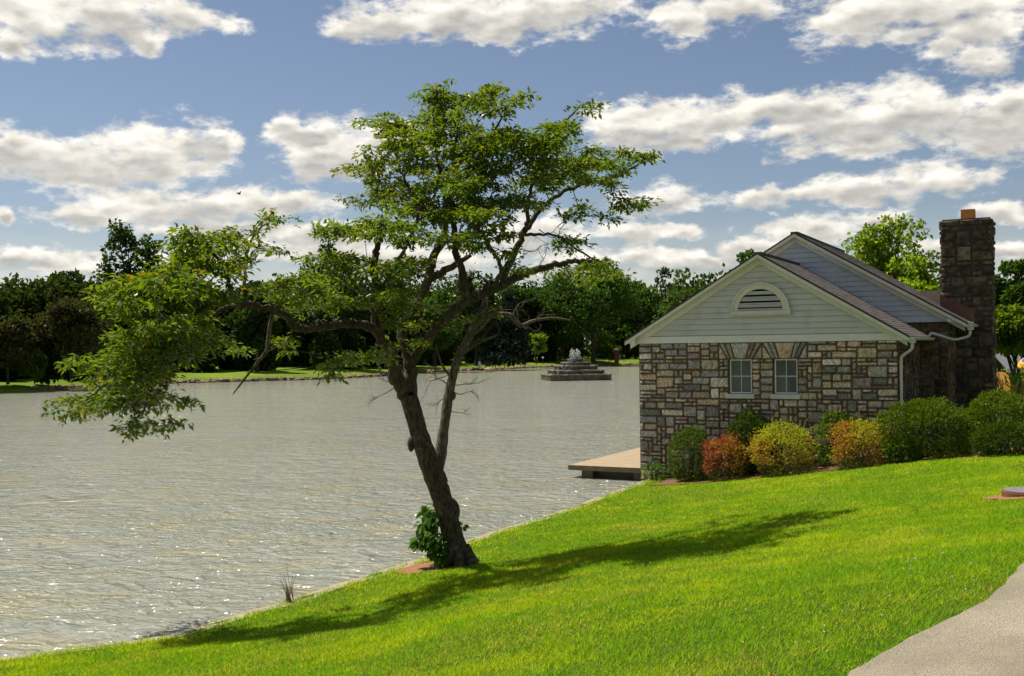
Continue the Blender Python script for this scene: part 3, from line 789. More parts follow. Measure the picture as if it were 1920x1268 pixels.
# half round louvred vent
vx, vz = PK, 5.37
vent = None
def arcpts(r_, n=28): return [(vx + r_ * math.cos(math.pi * i / n), r_ * math.sin(math.pi * i / n)) for i in range(n + 1)]
mb = MB()
for (ro, ri, y0, y1) in ((.86, .68, -.10, -.03), (.89, .83, -.125, -.10)):
    A, B = arcpts(ro), arcpts(ri); sq = .96
    for i in range(28):
        P = [(A[i][0], y0, vz + A[i][1] * sq), (A[i + 1][0], y0, vz + A[i + 1][1] * sq), (B[i + 1][0], y0, vz + B[i + 1][1] * sq), (B[i][0], y0, vz + B[i][1] * sq)]
        mb.prism(P[::-1], (0, y1 - y0, 0))
mb.box(vx - .92, vx + .92, -.13, -.03, vz - .115, vz - .002); mb.box(vx - .90, vx + .90, -.15, -.03, vz - .145, vz - .118)
vent = mb.build('louver_vent', M['rake'], house, bevel=.006)
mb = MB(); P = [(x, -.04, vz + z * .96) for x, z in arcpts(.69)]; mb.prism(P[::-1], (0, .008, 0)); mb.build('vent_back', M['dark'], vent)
mb = MB()
for k in range(7):
    z = vz + .012 + k * .095; w = math.sqrt(max(.0, .675 ** 2 - ((z + .06 - vz) / .96) ** 2))
    if w < .1: continue
    mb.prism([(vx - w, -.098, z), (vx - w, -.094, z + .006), (vx - w, -.064, z + .036), (vx - w, -.068, z + .036)], (2 * w, 0, 0))
mb.build('louver_slat', M['louver_slat'], vent)

M['wire'] = simple('guard_wire', (.26, .26, .24), .6)
# windows: sash, glass, diamond mesh guard, sill
for i, (a_, b_) in enumerate(WIN):
    mb = MB(); y0, y1 = .13, .18
    f_ = .045
    mb.box(a_, a_ + f_, y0, y1, WZ0, WZ1); mb.box(b_ - f_, b_, y0, y1, WZ0, WZ1); mb.box(a_ + f_, b_ - f_, y0, y1, WZ0, WZ0 + f_); mb.box(a_ + f_, b_ - f_, y0, y1, WZ1 - f_, WZ1)
    mx_, mz_ = (a_ + b_) / 2, (WZ0 + WZ1) / 2
    mb.box(mx_ - .014, mx_ + .014, y0 + .01, y1 - .005, WZ0 + f_, WZ1 - f_); mb.box(a_ + f_, mx_ - .014, y0 + .01, y1 - .005, mz_ - .02, mz_ + .02); mb.box(mx_ + .014, b_ - f_, y0 + .01, y1 - .005, mz_ - .02, mz_ + .02)
    w = mb.build('window', M['sash'], house)
    mb = MB(); mb.box(a_ + f_, b_ - f_, .155, .16, WZ0 + f_, WZ1 - f_); mb.build('pane', M['glass'], w)
    mb = MB(); mb.box(a_ - .0, b_ + .0, .20, .24, WZ0, WZ1, 0); mb.build('blind', simple('window_blind', (.07, .08, .095), .8), w)
    # guard
    gx0, gx1, gz0, gz1 = a_ + .07, b_ - .015, WZ0 + .035, WZ1 - .035; mb = MB(); gy = .012
    for (p, q_) in (((gx0, gz0), (gx1, gz0)), ((gx1, gz0), (gx1, gz1)), ((gx1, gz1), (gx0, gz1)), ((gx0, gz1), (gx0, gz0))):
        mb.tube([(p[0], gy, p[1]), (q_[0], gy, q_[1])], .014, 6)
    for (x, z) in ((gx0, mz_), (gx1, mz_), ((gx0 + gx1) / 2, gz0), ((gx0 + gx1) / 2, gz1)): mb.box(x - .018, x + .018, gy - .02, gy + .1, z - .018, z + .018)
    dx, dz = .038, .066
    nx = int((gx1 - gx0) / dx); nz = int((gz1 - gz0) / dz); dx = (gx1 - gx0) / nx; dz = (gz1 - gz0) / nz
    for ix in range(nx):
        for iz in range(nz):
            x, z = gx0 + ix * dx, gz0 + iz * dz
            for (p, q_) in (((x, z + dz / 2), (x + dx / 2, z)), ((x + dx / 2, z), (x + dx, z + dz / 2)), ((x + dx, z + dz / 2), (x + dx / 2, z + dz)), ((x + dx / 2, z + dz), (x, z + dz / 2))):
                d = np.array([q_[0] - p[0], q_[1] - p[1]]); d /= np.linalg.norm(d); nn = np.array([-d[1], d[0]]) * .0020
                mb.add([(p[0] + nn[0], gy, p[1] + nn[1]), (p[0] - nn[0], gy, p[1] - nn[1]), (q_[0] - nn[0], gy, q_[1] - nn[1]), (q_[0] + nn[0], gy, q_[1] + nn[1])], [(0, 1, 2, 3)], 1)
    mb.build('guard_mesh', [M['grille'], M['wire']], w)
    mb = MB(); mb.box(a_ - .08, b_ + .08, -.085, .13, WZ0 - .145, WZ0 - .003); mb.build('sill', M['sill'], w, bevel=.012)

# gutters and downspouts
def gut(x, y0, y1, z):
    mb = MB()
    P = [(x, y0, z), (x + .03, y0, z - .085), (x + .09, y0, z - .085), (x + .125, y0, z - .02), (x + .125, y0, z), (x + .11, y0, z), (x + .105, y0, z - .02), (x + .08, y0, z - .07), (x + .035, y0, z - .07), (x + .012, y0, z)]
    mb.prism(P, (0, y1 - y0, 0)); mb.box(x + .004, x + .121, y0 - .006, y0 - .001, z - .084, z - .002)
    return mb.build('gutter', M['gutter'], house)
gx = PK + 4.275; gz = 7.10 - FS_ * 4.29 - .015
gut(gx, -.33, 4.86, gz); gut(PK + 5.405, 4.5, 12.9, 8.15 - RS_ * 5.42 - .015)
def pipe(pts, r_=.043):
    P = [Vector(p) for p in pts]; out = [P[0]]
    for i in range(1, len(P) - 1):
        a_, b_, c_ = P[i - 1], P[i], P[i + 1]; k = min(.13, (b_ - a_).length * .45, (c_ - b_).length * .45)
        p0 = b_ + (a_ - b_).normalized() * k; p2 = b_ + (c_ - b_).normalized() * k
        for s in range(6): u = s / 5; out.append(p0 * (1 - u) ** 2 + b_ * 2 * u * (1 - u) + p2 * u * u)
    out.append(P[-1]); return np.array([tuple(p) for p in out])
mb = MB(); dsx = WW + .07; dsy = .06
mb.box(gx - .02, gx + .14, -.30, -.14, gz - .17, gz - .088)
mb.tube(pipe([(gx + .06, -.22, gz - .16), (gx + .05, -.2, gz - .34), (dsx + .02, dsy - .05, gz - .56), (dsx, dsy, gz - .75), (dsx, dsy, .8)]), .043, 10)
mb.tube([(dsx, dsy, 2.62), (dsx, dsy, 2.71)], .062, 10)
mb.build('downspout', M['gutter'], house)
mb = MB(); g2x, g2z = PK + 5.405, 8.15 - RS_ * 5.42 - .015
mb.box(g2x - .02, g2x + .15, 4.52, 4.70, g2z - .2, g2z - .088)
mb.tube(pipe([(g2x + .06, 4.61, g2z - .18), (g2x + .04, 4.6, g2z - .40), (g2x - .40, 4.62, g2z - .52), (gx + .02, 4.62, gz + .16), (gx - .05, 4.62, gz + .03)]), .043, 10)
mb.build('downspout', M['gutter'], house)

# chimney against the rear flank
cx0, cx1, cy0, cy1, ct = 8.28, 9.90, 7.0, 8.3, 8.50
mb = MB(); mb.box(cx0 + .03, cx1 - .03, cy0 + .03, cy1 - .03, -.5, ct - .02, 1)
big = [((2, 2), 3), ((3, 2), 4), ((4, 2), 2), ((3, 1), 2), ((2, 1), 2), ((4, 3), 1), ((3, 3), 1.5), ((1, 1), .5)]
ashlar(mb, cx0, cx1, .6, ct - .22, lambda u, v, d: (u, cy0 + .03 - d, v), hr, cw=.16, ch=.17, gap=.012, sizes=big)
ashlar(mb, cx0, cx1, ct - .22, ct, lambda u, v, d: (u, cy0 + .03 - d, v), hr, cw=.2, ch=.11, gap=.012, sizes=[((4, 2), 3), ((3, 2), 2), ((2, 2), 1)])
ashlar(mb, cy0, cy1, .6, ct, lambda u, v, d: (cx1 - .03 + d, u, v), hr, cw=.16, ch=.17, gap=.012, sizes=big)
ashlar(mb, cy0, cy1, 4.5, ct, lambda u, v, d: (cx0 + .03 - d, u, v), hr, cw=.16, ch=.17, gap=.012, sizes=big)
M['soot_mortar'] = simple('sooty_mortar', (.07, .05, .035), .95, 12, .4, .6, 50)  # chimney mortar, darker than in the house walls
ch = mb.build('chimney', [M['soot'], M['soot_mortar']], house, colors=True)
mb = MB(); mb.box(cx0 + .06, cx1 - .06, cy0 + .06, cy1 - .06, ct - .02, ct + .03); mb.build('chimney_cap', M['soot_mortar'], ch)
mb = MB(); mb.box(cx0 + .62, cx0 + 1.06, cy0 + .4, cy0 + .84, ct + .03, ct + .38); mb.box(cx0 + .66, cx0 + 1.02, cy0 + .44, cy0 + .80, ct + .381, ct + .384, 1); mb.build('flue', [M['clay'], M['dark']], ch, bevel=.015)
mb = MB(); fz = lambda x: 8.15 - RS_ * (x - PK)
mb.prism([(cx0 - .02, cy0 - .09, fz(cx0) - .05), (cx0 + 1.05, cy0 - .09, fz(cx0 + 1.05) - .05), (cx0 + 1.05, cy0 - .09, fz(cx0 + 1.05) + .50), (cx0 + .35, cy0 - .09, fz(cx0 + .35) + .42), (cx0 - .02, cy0 - .09, fz(cx0) + .42)], (0, .018, 0))
mb.box(cx0 + .45, cx0 + .49, cy0 - .105, cy0 - .09, fz(cx0 + .5) - .02, fz(cx0 + .5) + .42)
mb.build('flashing', M['copper'], ch)
mb = MB(); mb.prism([(cx0 - .95, 9.4, fz(cx0 - .95) + .0), (cx0 + .1, 9.4, fz(cx0 + .1)), (cx0 + .1, 9.4, fz(cx0 - .95) + .10), (cx0 - .95, 9.4, fz(cx0 - .95) + .10)], (0, 1.6, 0)); mb.build('saddle', M['saddle'], rf)

# ------------------------------------------------------------------ dock
dock = tag(empty('dock', (HX, HYW, 0), -HA), 'low tan concrete dock over the water beside the stone house', 'dock')
mb = MB(); mb.box(-2.66, -.005, .30, 9.5, .34, .43); mb.build('deck_slab', M['deck_top'], dock, bevel=.01)
mb = MB(); mb.box(-2.655, -.005, .285, .297, .265, .425); mb.box(-2.672, -2.662, .30, 9.5, .265, .425); mb.build('fascia', M['deck_side'], dock)
mb = MB(); mb.box(-2.3, -.2, .95, 1.3, -1.2, .34); mb.box(-2.3, -1.95, 1.32, 8.5, -1.2, .34); mb.build('beam', M['deck_side'], dock)
for (x, y) in ((-2.3, .55), (-.45, .55)):
    mb = MB(); mb.box(x, x + .4, y, y + .38, -1.2, .335); mb.build('pier', M['deck_side'], dock, bevel=.01)
# ------------------------------------------------------------------ the leaning dogwood on the shore
D0 = float(TB[1])
tr = np.random.default_rng(5)
# limbs traced on the photograph, each point with its own real distance: (px, py, radius px, distance offset m)
LIMB = {
 'main': [(866,1072,27,0),(860,1045,23,0),(848,1000,19.5,0),(834,950,19.5,0),(817,900,20,-.05),(803,862,20,-.05),(787,820,17,-.05),(776,780,16.5,-.05),(766,742,17,-.05)],
 'L': [(764,742,15,-.05),(746,712,13,-.15),(735,672,11,-.25),(719,643,10.5,-.3),(708,621,10,-.35),(706,594,9.5,-.4),(703,568,8.5,-.5),(704,541,7.5,-.6),(700,505,7,-.7),(706,470,5.5,-.8),(714,442,4.5,-.9),(716,415,3.6,-.9)],
 'Lb': [(712,628,9,-.3),(700,616,8.5,-.5),(674,609,8,-.8),(647,607,7.6,-1.0),(607,613,7.2,-1.3),(563,616,7,-1.6),(541,599,6.6,-1.75),(516,582,7,-1.9),(490,576,6.5,-2.0),(454,568,6,-2.15),(425,559,5.5,-2.3),(404,557,4.8,-2.4),(381,580,4,-2.5),(348,602,3.4,-2.6),(315,628,3,-2.7),(290,660,2.6,-2.75),(277,705,2.2,-2.8),(279,740,1.8,-2.8),(268,770,1.5,-2.8)],
 'Lc': [(454,568,4.5,-2.15),(425,577,4,-2.0),(388,597,3.4,-1.9),(344,615,3,-1.8),(300,635,2.5,-1.8),(255,665,2,-1.9),(215,705,1.7,-2.0),(170,745,1.3,-2.0)],
 'Ld': [(454,562,4,-2.15),(459,530,3.2,-2.1),(462,500,2.8,-2.0),(468,465,2.4,-1.9),(479,440,2,-1.9),(508,412,1.4,-1.8)],
 'Le': [(440,562,4,-2.2),(425,515,3.5,-2.5),(405,480,2.8,-2.7),(385,455,2.2,-2.9),(370,440,1.6,-3.0)],
 'Lf': [(412,556,4,-2.4),(375,530,3.4,-2.9),(330,515,2.8,-3.2),(285,530,2.2,-3.4),(240,550,1.7,-3.5)],
 'Lg': [(600,612,5,-1.35),(585,570,4,-1.0),(590,540,3.4,-.8),(600,510,2.8,-.6),(615,480,2.2,-.5)],
 'Lh': [(735,676,6,-.25),(715,668,4.5,-.6),(690,672,3.6,-.9),(655,680,2.4,-1.1),(615,688,1.5,-1.2)],
 'C': [(766,742,15.5,-.05),(769,705,13,.05),(765,664,10.5,.1),(755,635,9.5,.15),(757,610,9,.2),(770,589,8.5,.25),(786,557,8.5,.3),(802,525,8.5,.35),(808,497,9,.4),(815,478,8,.4),(824,462,7,.4),(835,430,6,.45),(840,395,5,.5),(830,350,4.2,.5),(820,300,3.2,.5),(815,250,2.2,.5),(812,205,1.4,.5)],
 'Cs': [(803,520,8,.35),(820,515,7,.45),(850,498,6,.6),(883,481,3.5,.7)],
 'C2': [(766,690,9,.05),(778,668,9,-.05),(792,648,8.8,-.15),(808,629,8.6,-.2),(824,611,8.6,-.3),(842,589,8.8,-.3),(869,570,8.6,-.2),(899,557,8,-.1),(928,541,9,0),(963,523,8,.2),(995,510,7,.4),(1040,496,5.5,.6),(1080,490,4.5,.8),(1120,492,3,1.0),(1150,500,1.8,1.1)],
 'Cv': [(877,566,8,-.2),(872,541,7,-.2),(864,506,6.5,-.15),(856,471,6,-.1),(850,430,5.2,0),(847,380,4.6,.05),(850,330,4,.1),(855,280,3.2,.1),(858,230,2.2,.1),(862,185,1.3,.1)],
 'Cr': [(945,532,7.5,.1),(950,505,7,.15),(957,490,6.5,.2),(971,464,6,.3),(985,434,5.5,.4),(1000,412,5,.5),(1018,388,4.4,.6),(1052,363,3.8,.7),(1096,345,3.2,.8),(1146,333,2.4,.9),(1196,308,1.5,.9)],
 'Cq': [(985,434,4.2,.4),(990,395,3.6,.2),(995,360,3.2,0),(1012,315,2.8,-.2),(1032,269,2.2,-.3),(1077,210,1.4,-.3)],
 'Cp': [(982,440,3.4,.4),(1010,440,2.8,.2),(1040,442,2.4,.1),(1087,472,2,0),(1121,490,1.4,0)],
 'Ct': [(925,543,5,0),(938,510,4,-.3),(930,480,3.4,-.5),(905,440,3,-.7),(898,410,2.4,-.8),(905,370,1.8,-.8)],
 'Lv': [(704,560,6,-.45),(722,530,4.5,-.6),(740,500,4,-.8),(757,470,3.4,-.9),(775,430,2.8,-1.0),(790,390,2,-1.0)],
 'Cx': [(838,420,4,.45),(800,390,3.4,.8),(765,350,2.8,1.0),(745,300,2.2,1.1),(725,250,1.4,1.1)],
 'Cy': [(848,350,3.5,.05),(885,310,3,-.4),(915,265,2.4,-.6),(940,220,1.6,-.7)],
}
DEAD = {
 'D': [(818,880,13,.05),(826,850,11.5,.1),(833,800,9.5,.15),(841,745,9.5,.2),(850,702,8.6,.25),(862,665,8.2,.3),(878,635,7.8,.35),(890,610,8,.4),(903,590,7.5,.45),(909,570,6,.5),(910,548,4,.5)],
 'Dr': [(893,605,6,.4),(920,592,5.5,.6),(955,591,5,.9),(969,604,4.5,1.0),(979,611,4,1.05),(1000,602,3.4,1.2),(1035,597,2.6,1.4),(1070,601,1.6,1.5)],
 'Dt': [(848,708,3.5,.25),(832,690,2.6,.0),(822,665,1.8,-.1),(817,645,1.1,-.2)],
 'Dq': [(880,632,3.2,.35),(900,618,2.6,.2),(925,590,2,0),(940,560,1.4,-.1)],
 'Du': [(862,668,2.8,.3),(880,655,2.2,.1),(905,640,1.8,0),(935,628,1,-.1)],
}
HANG = [(511,588,3.2,-1.95),(506,615,3.6,-1.9),(503,637,3.8,-1.9),(500,658,3.6,-1.9),(479,684,2.6,-1.85),(460,709,2.1,-1.85),(437,739,1.0,-1.8)]

def trace(pts, step=.11):
    P = np.array([at(x, y, D0 + o) for x, y, r_, o in [(a, b, c, (d * 1.9 - .75 * min(1, max(0, (560 - b) / 200)) if d > -1.0 and b < 560 else (-1 + (d + 1) * 2.1 if d < -1 else d))) for a, b, c, d in pts]]); rd = np.array([r_ * (D0 + o) / FPX for x, y, r_, o in pts])
    s = np.r_[0, np.cumsum(np.linalg.norm(np.diff(P, axis=0), axis=1))]; n = max(4, int(s[-1] / step))
    u = np.linspace(0, s[-1], n); out = []
    Pe = np.vstack([2 * P[0] - P[1], P, 2 * P[-1] - P[-2]])
    for q in u:
        i = min(np.searchsorted(s, q, side='right') - 1, len(P) - 2); f = (q - s[i]) / (s[i + 1] - s[i] + 1e-9)
        a_, b_, c_, d_ = Pe[i], Pe[i + 1], Pe[i + 2], Pe[i + 3]
        out.append(.5 * (2 * b_ + (c_ - a_) * f + (2 * a_ - 5 * b_ + 4 * c_ - d_) * f * f + (3 * b_ - a_ - 3 * c_ + d_) * f ** 3))
    return np.array(out), np.interp(u, s, rd)

tree = tag(empty('leaning_tree', tuple(TB)), 'leaning dogwood tree with spreading leafy crown growing on the grassy lake shore', 'tree')
TBv = np.array(TB)
trunk = TM(); nodes = []; nrad = []
for k_, pts in LIMB.items():
    P, rd = trace(pts, .07 if k_ in ('main', 'L', 'C', 'C2', 'Lb') else .1)
    thick = rd.max() > .06
    if k_ != 'main': P[1:] += tr.normal(0, .015, P[1:].shape) * np.minimum(1, rd[1:, None] / .03 + .3)
    V, T = tube_np(P, rd, 14 if thick else 7, wob=.075 if thick else .06, rng=tr)
    trunk.add(V - TBv, T)
    if k_ not in ('main',):
        lo = int(len(P) * (.30 if k_ in ('L', 'C', 'C2') else .12))
        for p, r_ in zip(P[lo:], rd[lo:]): nodes.append(p); nrad.append(r_)
def burl(px, py, r_, off, sq=(1, 1, 1.2)):
    u, v = np.meshgrid(np.linspace(0, math.pi, 9), np.linspace(0, 2 * math.pi, 14, endpoint=False), indexing='ij')
    q = np.stack([np.sin(u) * np.cos(v), np.sin(u) * np.sin(v), np.cos(u)], -1).reshape(-1, 3)
    q = q * (r_ * (1 + .3 * (fbm(q * 2 + px, 3) - .5)))[:, None] * np.array(sq)
    V = q + at(px, py, D0 + off) - TBv; T = []
    for i in range(8):
        for j in range(14):
            a_ = i * 14 + j; b_ = i * 14 + (j + 1) % 14; T += [(a_, b_, b_ + 14), (a_, b_ + 14, a_ + 14)]
    trunk.add(V, np.array(T))
burl(771, 833, .09, -.1, (.8, .8, 1.6)); burl(843, 958, .19, .0, (1, 1, 1.3)); burl(735, 705, .11, -.15, (.8, .9, 1.6)); burl(846, 742, .085, .2); burl(820, 902, .20, 0, (1, 1, 1.2))
for k_ in range(7):                                       # root flare
    a_ = k_ * .9 + .3; dv = np.array([math.cos(a_), math.sin(a_), 0]); L_ = tr.uniform(.42, .62)
    P = np.array([TBv + dv * .12 + [0, 0, .34], TBv + dv * .24 + [0, 0, .12], TBv + dv * .36 + [0, 0, .02], TBv + dv * L_ + [0, 0, -.08]])
    V, T = tube_np(P, np.array([.11, .10, .07, .03]), 8, wob=.05, rng=tr); trunk.add(V - TBv, T)
link_mesh('trunk', trunk.mesh('trunk', M['bark'], True), tree)

# crown: leaf bearing regions (px centre, half sizes, distance offset, weight), twigs grown from the nearest limb
CR = [(735,222,42,26,1.0,1),(705,215,18,14,1.1,.5),(830,185,55,30,.3,1.2),(800,170,22,18,.4,.6),(910,190,62,32,-.3,1.2),(960,200,34,24,-.6,.7),(800,240,85,40,.5,1.3),(880,258,90,42,-.2,1.3),(750,272,62,30,.9,1),(945,245,50,30,-.5,.8),
 (715,318,62,30,.9,1.1),(800,318,80,42,.2,1.2),(880,330,80,42,-.3,1.2),(675,320,25,14,1.0,.5),(940,310,50,30,-.5,.7),
 (1040,238,68,28,-.3,1.1),(1100,200,36,12,-.3,.6),(1000,272,52,36,-.3,1),(1060,300,80,34,.0,1.1),(1130,303,66,22,.5,1),(1190,297,42,18,.9,.9),(1215,288,18,9,.9,.4),(1100,340,74,20,.7,.9),(1010,330,66,38,0,1),(1165,380,48,15,.8,.7),(1095,385,56,18,.4,.8),(1195,392,18,7,.9,.3),(1140,405,16,9,.8,.25),
 (675,378,36,18,.6,.7),(740,365,72,38,.6,1.1),(820,385,82,38,.1,1.2),(905,388,72,38,-.5,1.1),(965,375,48,34,-.2,.8),(1010,375,30,25,.1,.5),
 (640,428,66,22,-.2,1),(705,425,62,30,-.5,1),(785,435,72,28,-.3,1),(860,440,72,22,.0,.9),(930,432,48,22,-.5,.6),(955,470,30,18,-.3,.4),
 (585,530,76,28,-.8,1),(620,482,50,22,-.4,.8),(665,500,58,28,-.6,.9),(735,495,55,34,-.8,.9),(540,545,46,22,-1.3,.7),(620,562,66,24,-1.0,.9),(690,560,36,22,-.7,.6),(745,545,44,34,-.6,.7),(780,480,30,25,-.3,.5),(820,560,35,20,.1,.35),
 (695,665,55,20,-.8,.8),(650,683,34,12,-1.0,.5),(605,690,22,8,-1.2,.3),(730,640,26,22,-.5,.4),(800,605,26,22,.0,.35),(745,600,30,20,-.5,.4),(785,640,20,16,0,.25),
 (955,500,36,14,.1,.4),(1085,465,40,18,.1,.5),(1060,445,26,10,.1,.3),(1120,490,50,20,.7,.7),(1150,510,34,22,1.0,.5),(1105,520,30,14,1.0,.35),(1000,500,30,12,.4,.3),(900,590,14,8,.3,.12),
 (392,450,54,22,-2.9,1),(352,480,56,32,-2.9,1),(300,530,80,42,-3.2,1.3),(250,560,66,38,-3.3,1.2),(420,505,46,26,-2.6,.8),(470,430,26,16,-1.9,.5),(505,407,22,9,-1.8,.45),(488,462,16,9,-1.9,.25),(440,470,26,16,-2.3,.4),
 (300,600,88,46,-2.9,1.3),(240,640,58,38,-2.6,1),(205,700,58,36,-2.1,1),(262,700,66,44,-2.6,1.1),(150,752,42,20,-2.0,.8),(118,770,20,8,-2.0,.35),(215,752,48,26,-2.3,.9),(250,790,26,16,-2.7,.5),(312,790,18,12,-2.7,.35),(330,650,50,36,-2.5,.9),(385,598,40,22,-2.2,.7),(300,745,26,20,-2.7,.4),
 (450,662,34,12,-1.8,.45),(545,632,26,12,-1.6,.35),(515,535,36,16,-1.8,.5),(560,580,36,14,-1.5,.45),(245,808,12,6,-2.7,.2),(345,560,56,34,-2.3,.9),(360,640,44,30,-2.2,.8),(285,755,38,26,-2.5,.7),(175,672,26,16,-2.3,.6),(400,540,40,22,-2.6,.6)]
att = []
for (x, y, rx, ry, o, w) in CR:
    o = o * 2.1 - .75 * min(1, max(0, (600 - y) / 200)) if o > -1.4 else -1 + (o + 1) * 2.1
    # flat leafy pads, the layered habit of a dogwood
    npad = max(1, int(round(rx * ry * (.0031 if o > -1.4 else .0040) * w)))
    sc = D0 / FPX; dep = max(rx, ry) * sc * 1.0 + .75
    for _ in range(npad):
        v = unit(tr.normal(0, 1, 3)) * tr.random() ** .42
        c_ = at(x + v[0] * max(rx - 24, 6), y + v[1] * ry * .92, D0 + o + v[2] * dep); R_ = tr.uniform(.22, .50); tl = tr.normal(0, .16, 2)
        for _k in range(int(2 + R_ * 8)):
            a_ = tr.uniform(0, 6.28); rr_ = R_ * tr.random() ** .5
            dx, dy = math.cos(a_) * rr_, math.sin(a_) * rr_
            att.append(c_ + [dx, dy, tl[0] * dx + tl[1] * dy - .12 * rr_ + tr.normal(0, .03)])
att = np.array(att); nodes = np.array(nodes); nsk = len(nodes)
cap = 60000; NP = np.zeros((cap, 3)); NP[:nsk] = nodes; par = np.full(cap, -1); cnt = nsk
NR = np.zeros(cap); NR[:nsk] = nrad
dist0 = np.array([np.min(np.linalg.norm(nodes - a_, axis=1)) for a_ in att])
extra = np.zeros(cap); ends = []; paths = []
for i in np.argsort(dist0):
    a_ = att[i]; dl = np.linalg.norm(NP[:cnt] - a_, axis=1) + .22 * extra[:cnt]
    # twigs prefer to rise from below rather than drop from above
    dl = dl + .25 * np.maximum(0, NP[:cnt, 2] - a_[2])
    j = int(np.argmin(dl)); p0 = NP[j]; L_ = np.linalg.norm(a_ - p0)
    n_ = max(2, int(L_ / .10)); u = np.linspace(0, 1, n_ + 1)[1:, None]
    bow = np.array([0, 0, .12]) * L_ + tr.normal(0, .07, 3) * L_
    Pp = p0 + (a_ - p0) * u + bow * (u * (1 - u)) * 2 + tr.normal(0, .012, (n_, 3)) * (u < 1)
    ids = np.arange(cnt, cnt + n_); NP[ids] = Pp; par[ids] = np.r_[j, ids[:-1]]
    extra[ids] = extra[j] + np.linspace(0, L_, n_ + 1)[1:]; cnt += n_
    ends.append(ids[-1]); paths.append((j, ids))
load = np.zeros(cnt)
for e in ends: load[e] += 1
for k_ in range(cnt - 1, nsk - 1, -1): load[par[k_]] += load[k_]
twg = TM()
for j, ids in paths:
    P = np.vstack([NP[j], NP[ids]]); rd = .0038 * np.r_[load[ids[0]], load[ids]] ** .46
    if j < nsk: rd = np.minimum(rd, NR[j] * .8 + .002)
    V, T = tube_np(P, np.maximum(rd, .0028), 5); twg.add(V - TBv, T)
print('attractors', len(att), 'nodes', cnt)
lp, lax, lnm, ll, lw, lc = [], [], [], [], [], []
for e, (j, ids) in zip(ends, paths):
    tip = NP[e]; prev = NP[par[e]]; out = unit(tip - prev)
    hue = tr.random(); k_ = tr.integers(22, 42)
    tipz = np.array([0, 0, 1.0])
    rad_ = tr.uniform(.12, .27)
    th = tr.uniform(0, 2 * math.pi, k_); rr_ = rad_ * np.sqrt(tr.random(k_))
    pos = tip + np.stack([np.cos(th) * rr_, np.sin(th) * rr_, tr.normal(0, .040, k_) - .25 * rr_ ** 2 / rad_], -1)
    nb = max(2, len(ids) // 2); back = NP[ids[-nb:]][tr.integers(0, nb, k_ // 3)]
    pos[:k_ // 3] = back + tr.normal(0, .03, (k_ // 3, 3))
    ax = np.stack([np.cos(th), np.sin(th), tr.normal(-.10, .40, k_)], -1) + out * .5 + tr.normal(0, .35, (k_, 3))
    nm = tipz + tr.normal(0, .38, (k_, 3))
    lp.append(pos); lax.append(ax); lnm.append(nm)
    ll.append(tr.uniform(.055, .140, k_)); lw.append(tr.uniform(.42, .58, k_))
    base_c = np.array([.80, .95, .9]) * (1 - hue) + np.array([1.35, 1.12, .9]) * hue
    c_ = base_c * tr.uniform(.75, 1.25, (k_, 1)); brown = tr.random(k_) < .02; c_[brown] = (2.2, .9, .9)
    lc.append(c_)
lp = np.concatenate(lp); lax = np.concatenate(lax); lnm = np.concatenate(lnm); ll = np.concatenate(ll); lw = np.concatenate(lw) * ll; lc = np.concatenate(lc)
V, T, C = leaves(lp - TBv, lax, lnm, ll, lw, lc)
print('leaves', len(lp))
crown = link_mesh('crown', tri_mesh('crown', V, T, M['leaf'], C), tree)
link_mesh('twigs', twg.mesh('twigs', M['twig'], True), tree)

# the pale half dead stem with its bare twigs
dm = TM()
dn = []
for k_, pts in DEAD.items():
    P, rd = trace(pts, .08); V, T = tube_np(P, rd, 10, wob=.08, rng=tr); dm.add(V - TBv, T)
    if k_ != 'D': dn.append(P)
def bare(p, d, L_, r_, lev):
    n_ = 6; P = [p]; dd_ = d
    for i in range(n_):
        dd_ = unit(dd_ + tr.normal(0, .22, 3)); P.append(P[-1] + dd_ * L_ / n_)
    P = np.array(P); V, T = tube_np(P, np.linspace(r_, r_ * .4, n_ + 1), 5); dm.add(V - TBv, T)
    if lev > 0:
        for k_ in range(tr.integers(2, 5)):
            i = tr.integers(1, n_ + 1); bare(P[i], unit(dd_ + tr.normal(0, .75, 3)), L_ * tr.uniform(.35, .65), r_ * .55, lev - 1)
def px3(x, y, o): return at(x, y, D0 + o)
for (x, y, o, dx, dy, L_) in [(845,725,.2,1,.15,.55),(846,735,.2,.9,-.35,.5),(840,745,.2,-1,.2,.5),(838,720,.2,-.8,.5,.45),(835,770,.15,.8,-.2,.35),(868,655,.3,1,.25,.7),(872,645,.3,.9,.05,.5),(905,592,.5,.8,.7,.7),(960,592,.9,.6,.8,.6),(985,610,1.1,.7,-.3,.5),(1000,602,1.2,.9,.4,.5),(930,592,.6,.3,-1,.5),(850,700,.25,-.8,-.1,.55),(826,690,0,-.9,.3,.4),(765,720,0,-1,-.1,.6),(745,725,-.15,-1,-.3,.55),(950,505,.2,.6,.9,.6),(990,440,.4,.9,-.1,.8),(1040,445,.1,.9,-.4,.6),(1010,430,.3,.7,-.7,.6),(985,470,.3,.8,-.3,.6),(1000,510,.4,.8,.4,.6),(1045,560,1.0,.6,.4,.4),(830,560,.0,.5,.9,.5)]:
    bare(px3(x, y, o), unit(np.array([dx, tr.normal(0, .3), dy])), L_, .011, 2)
link_mesh('dead_stem', dm.mesh('dead_stem', M['bark_dead'], True), tree)['label'] = 'pale half dead second stem with bare twigs'
hm = TM(); P, rd = trace(HANG, .05); V, T = tube_np(P, rd, 7, wob=.12, rng=tr); hm.add(V - TBv, T)
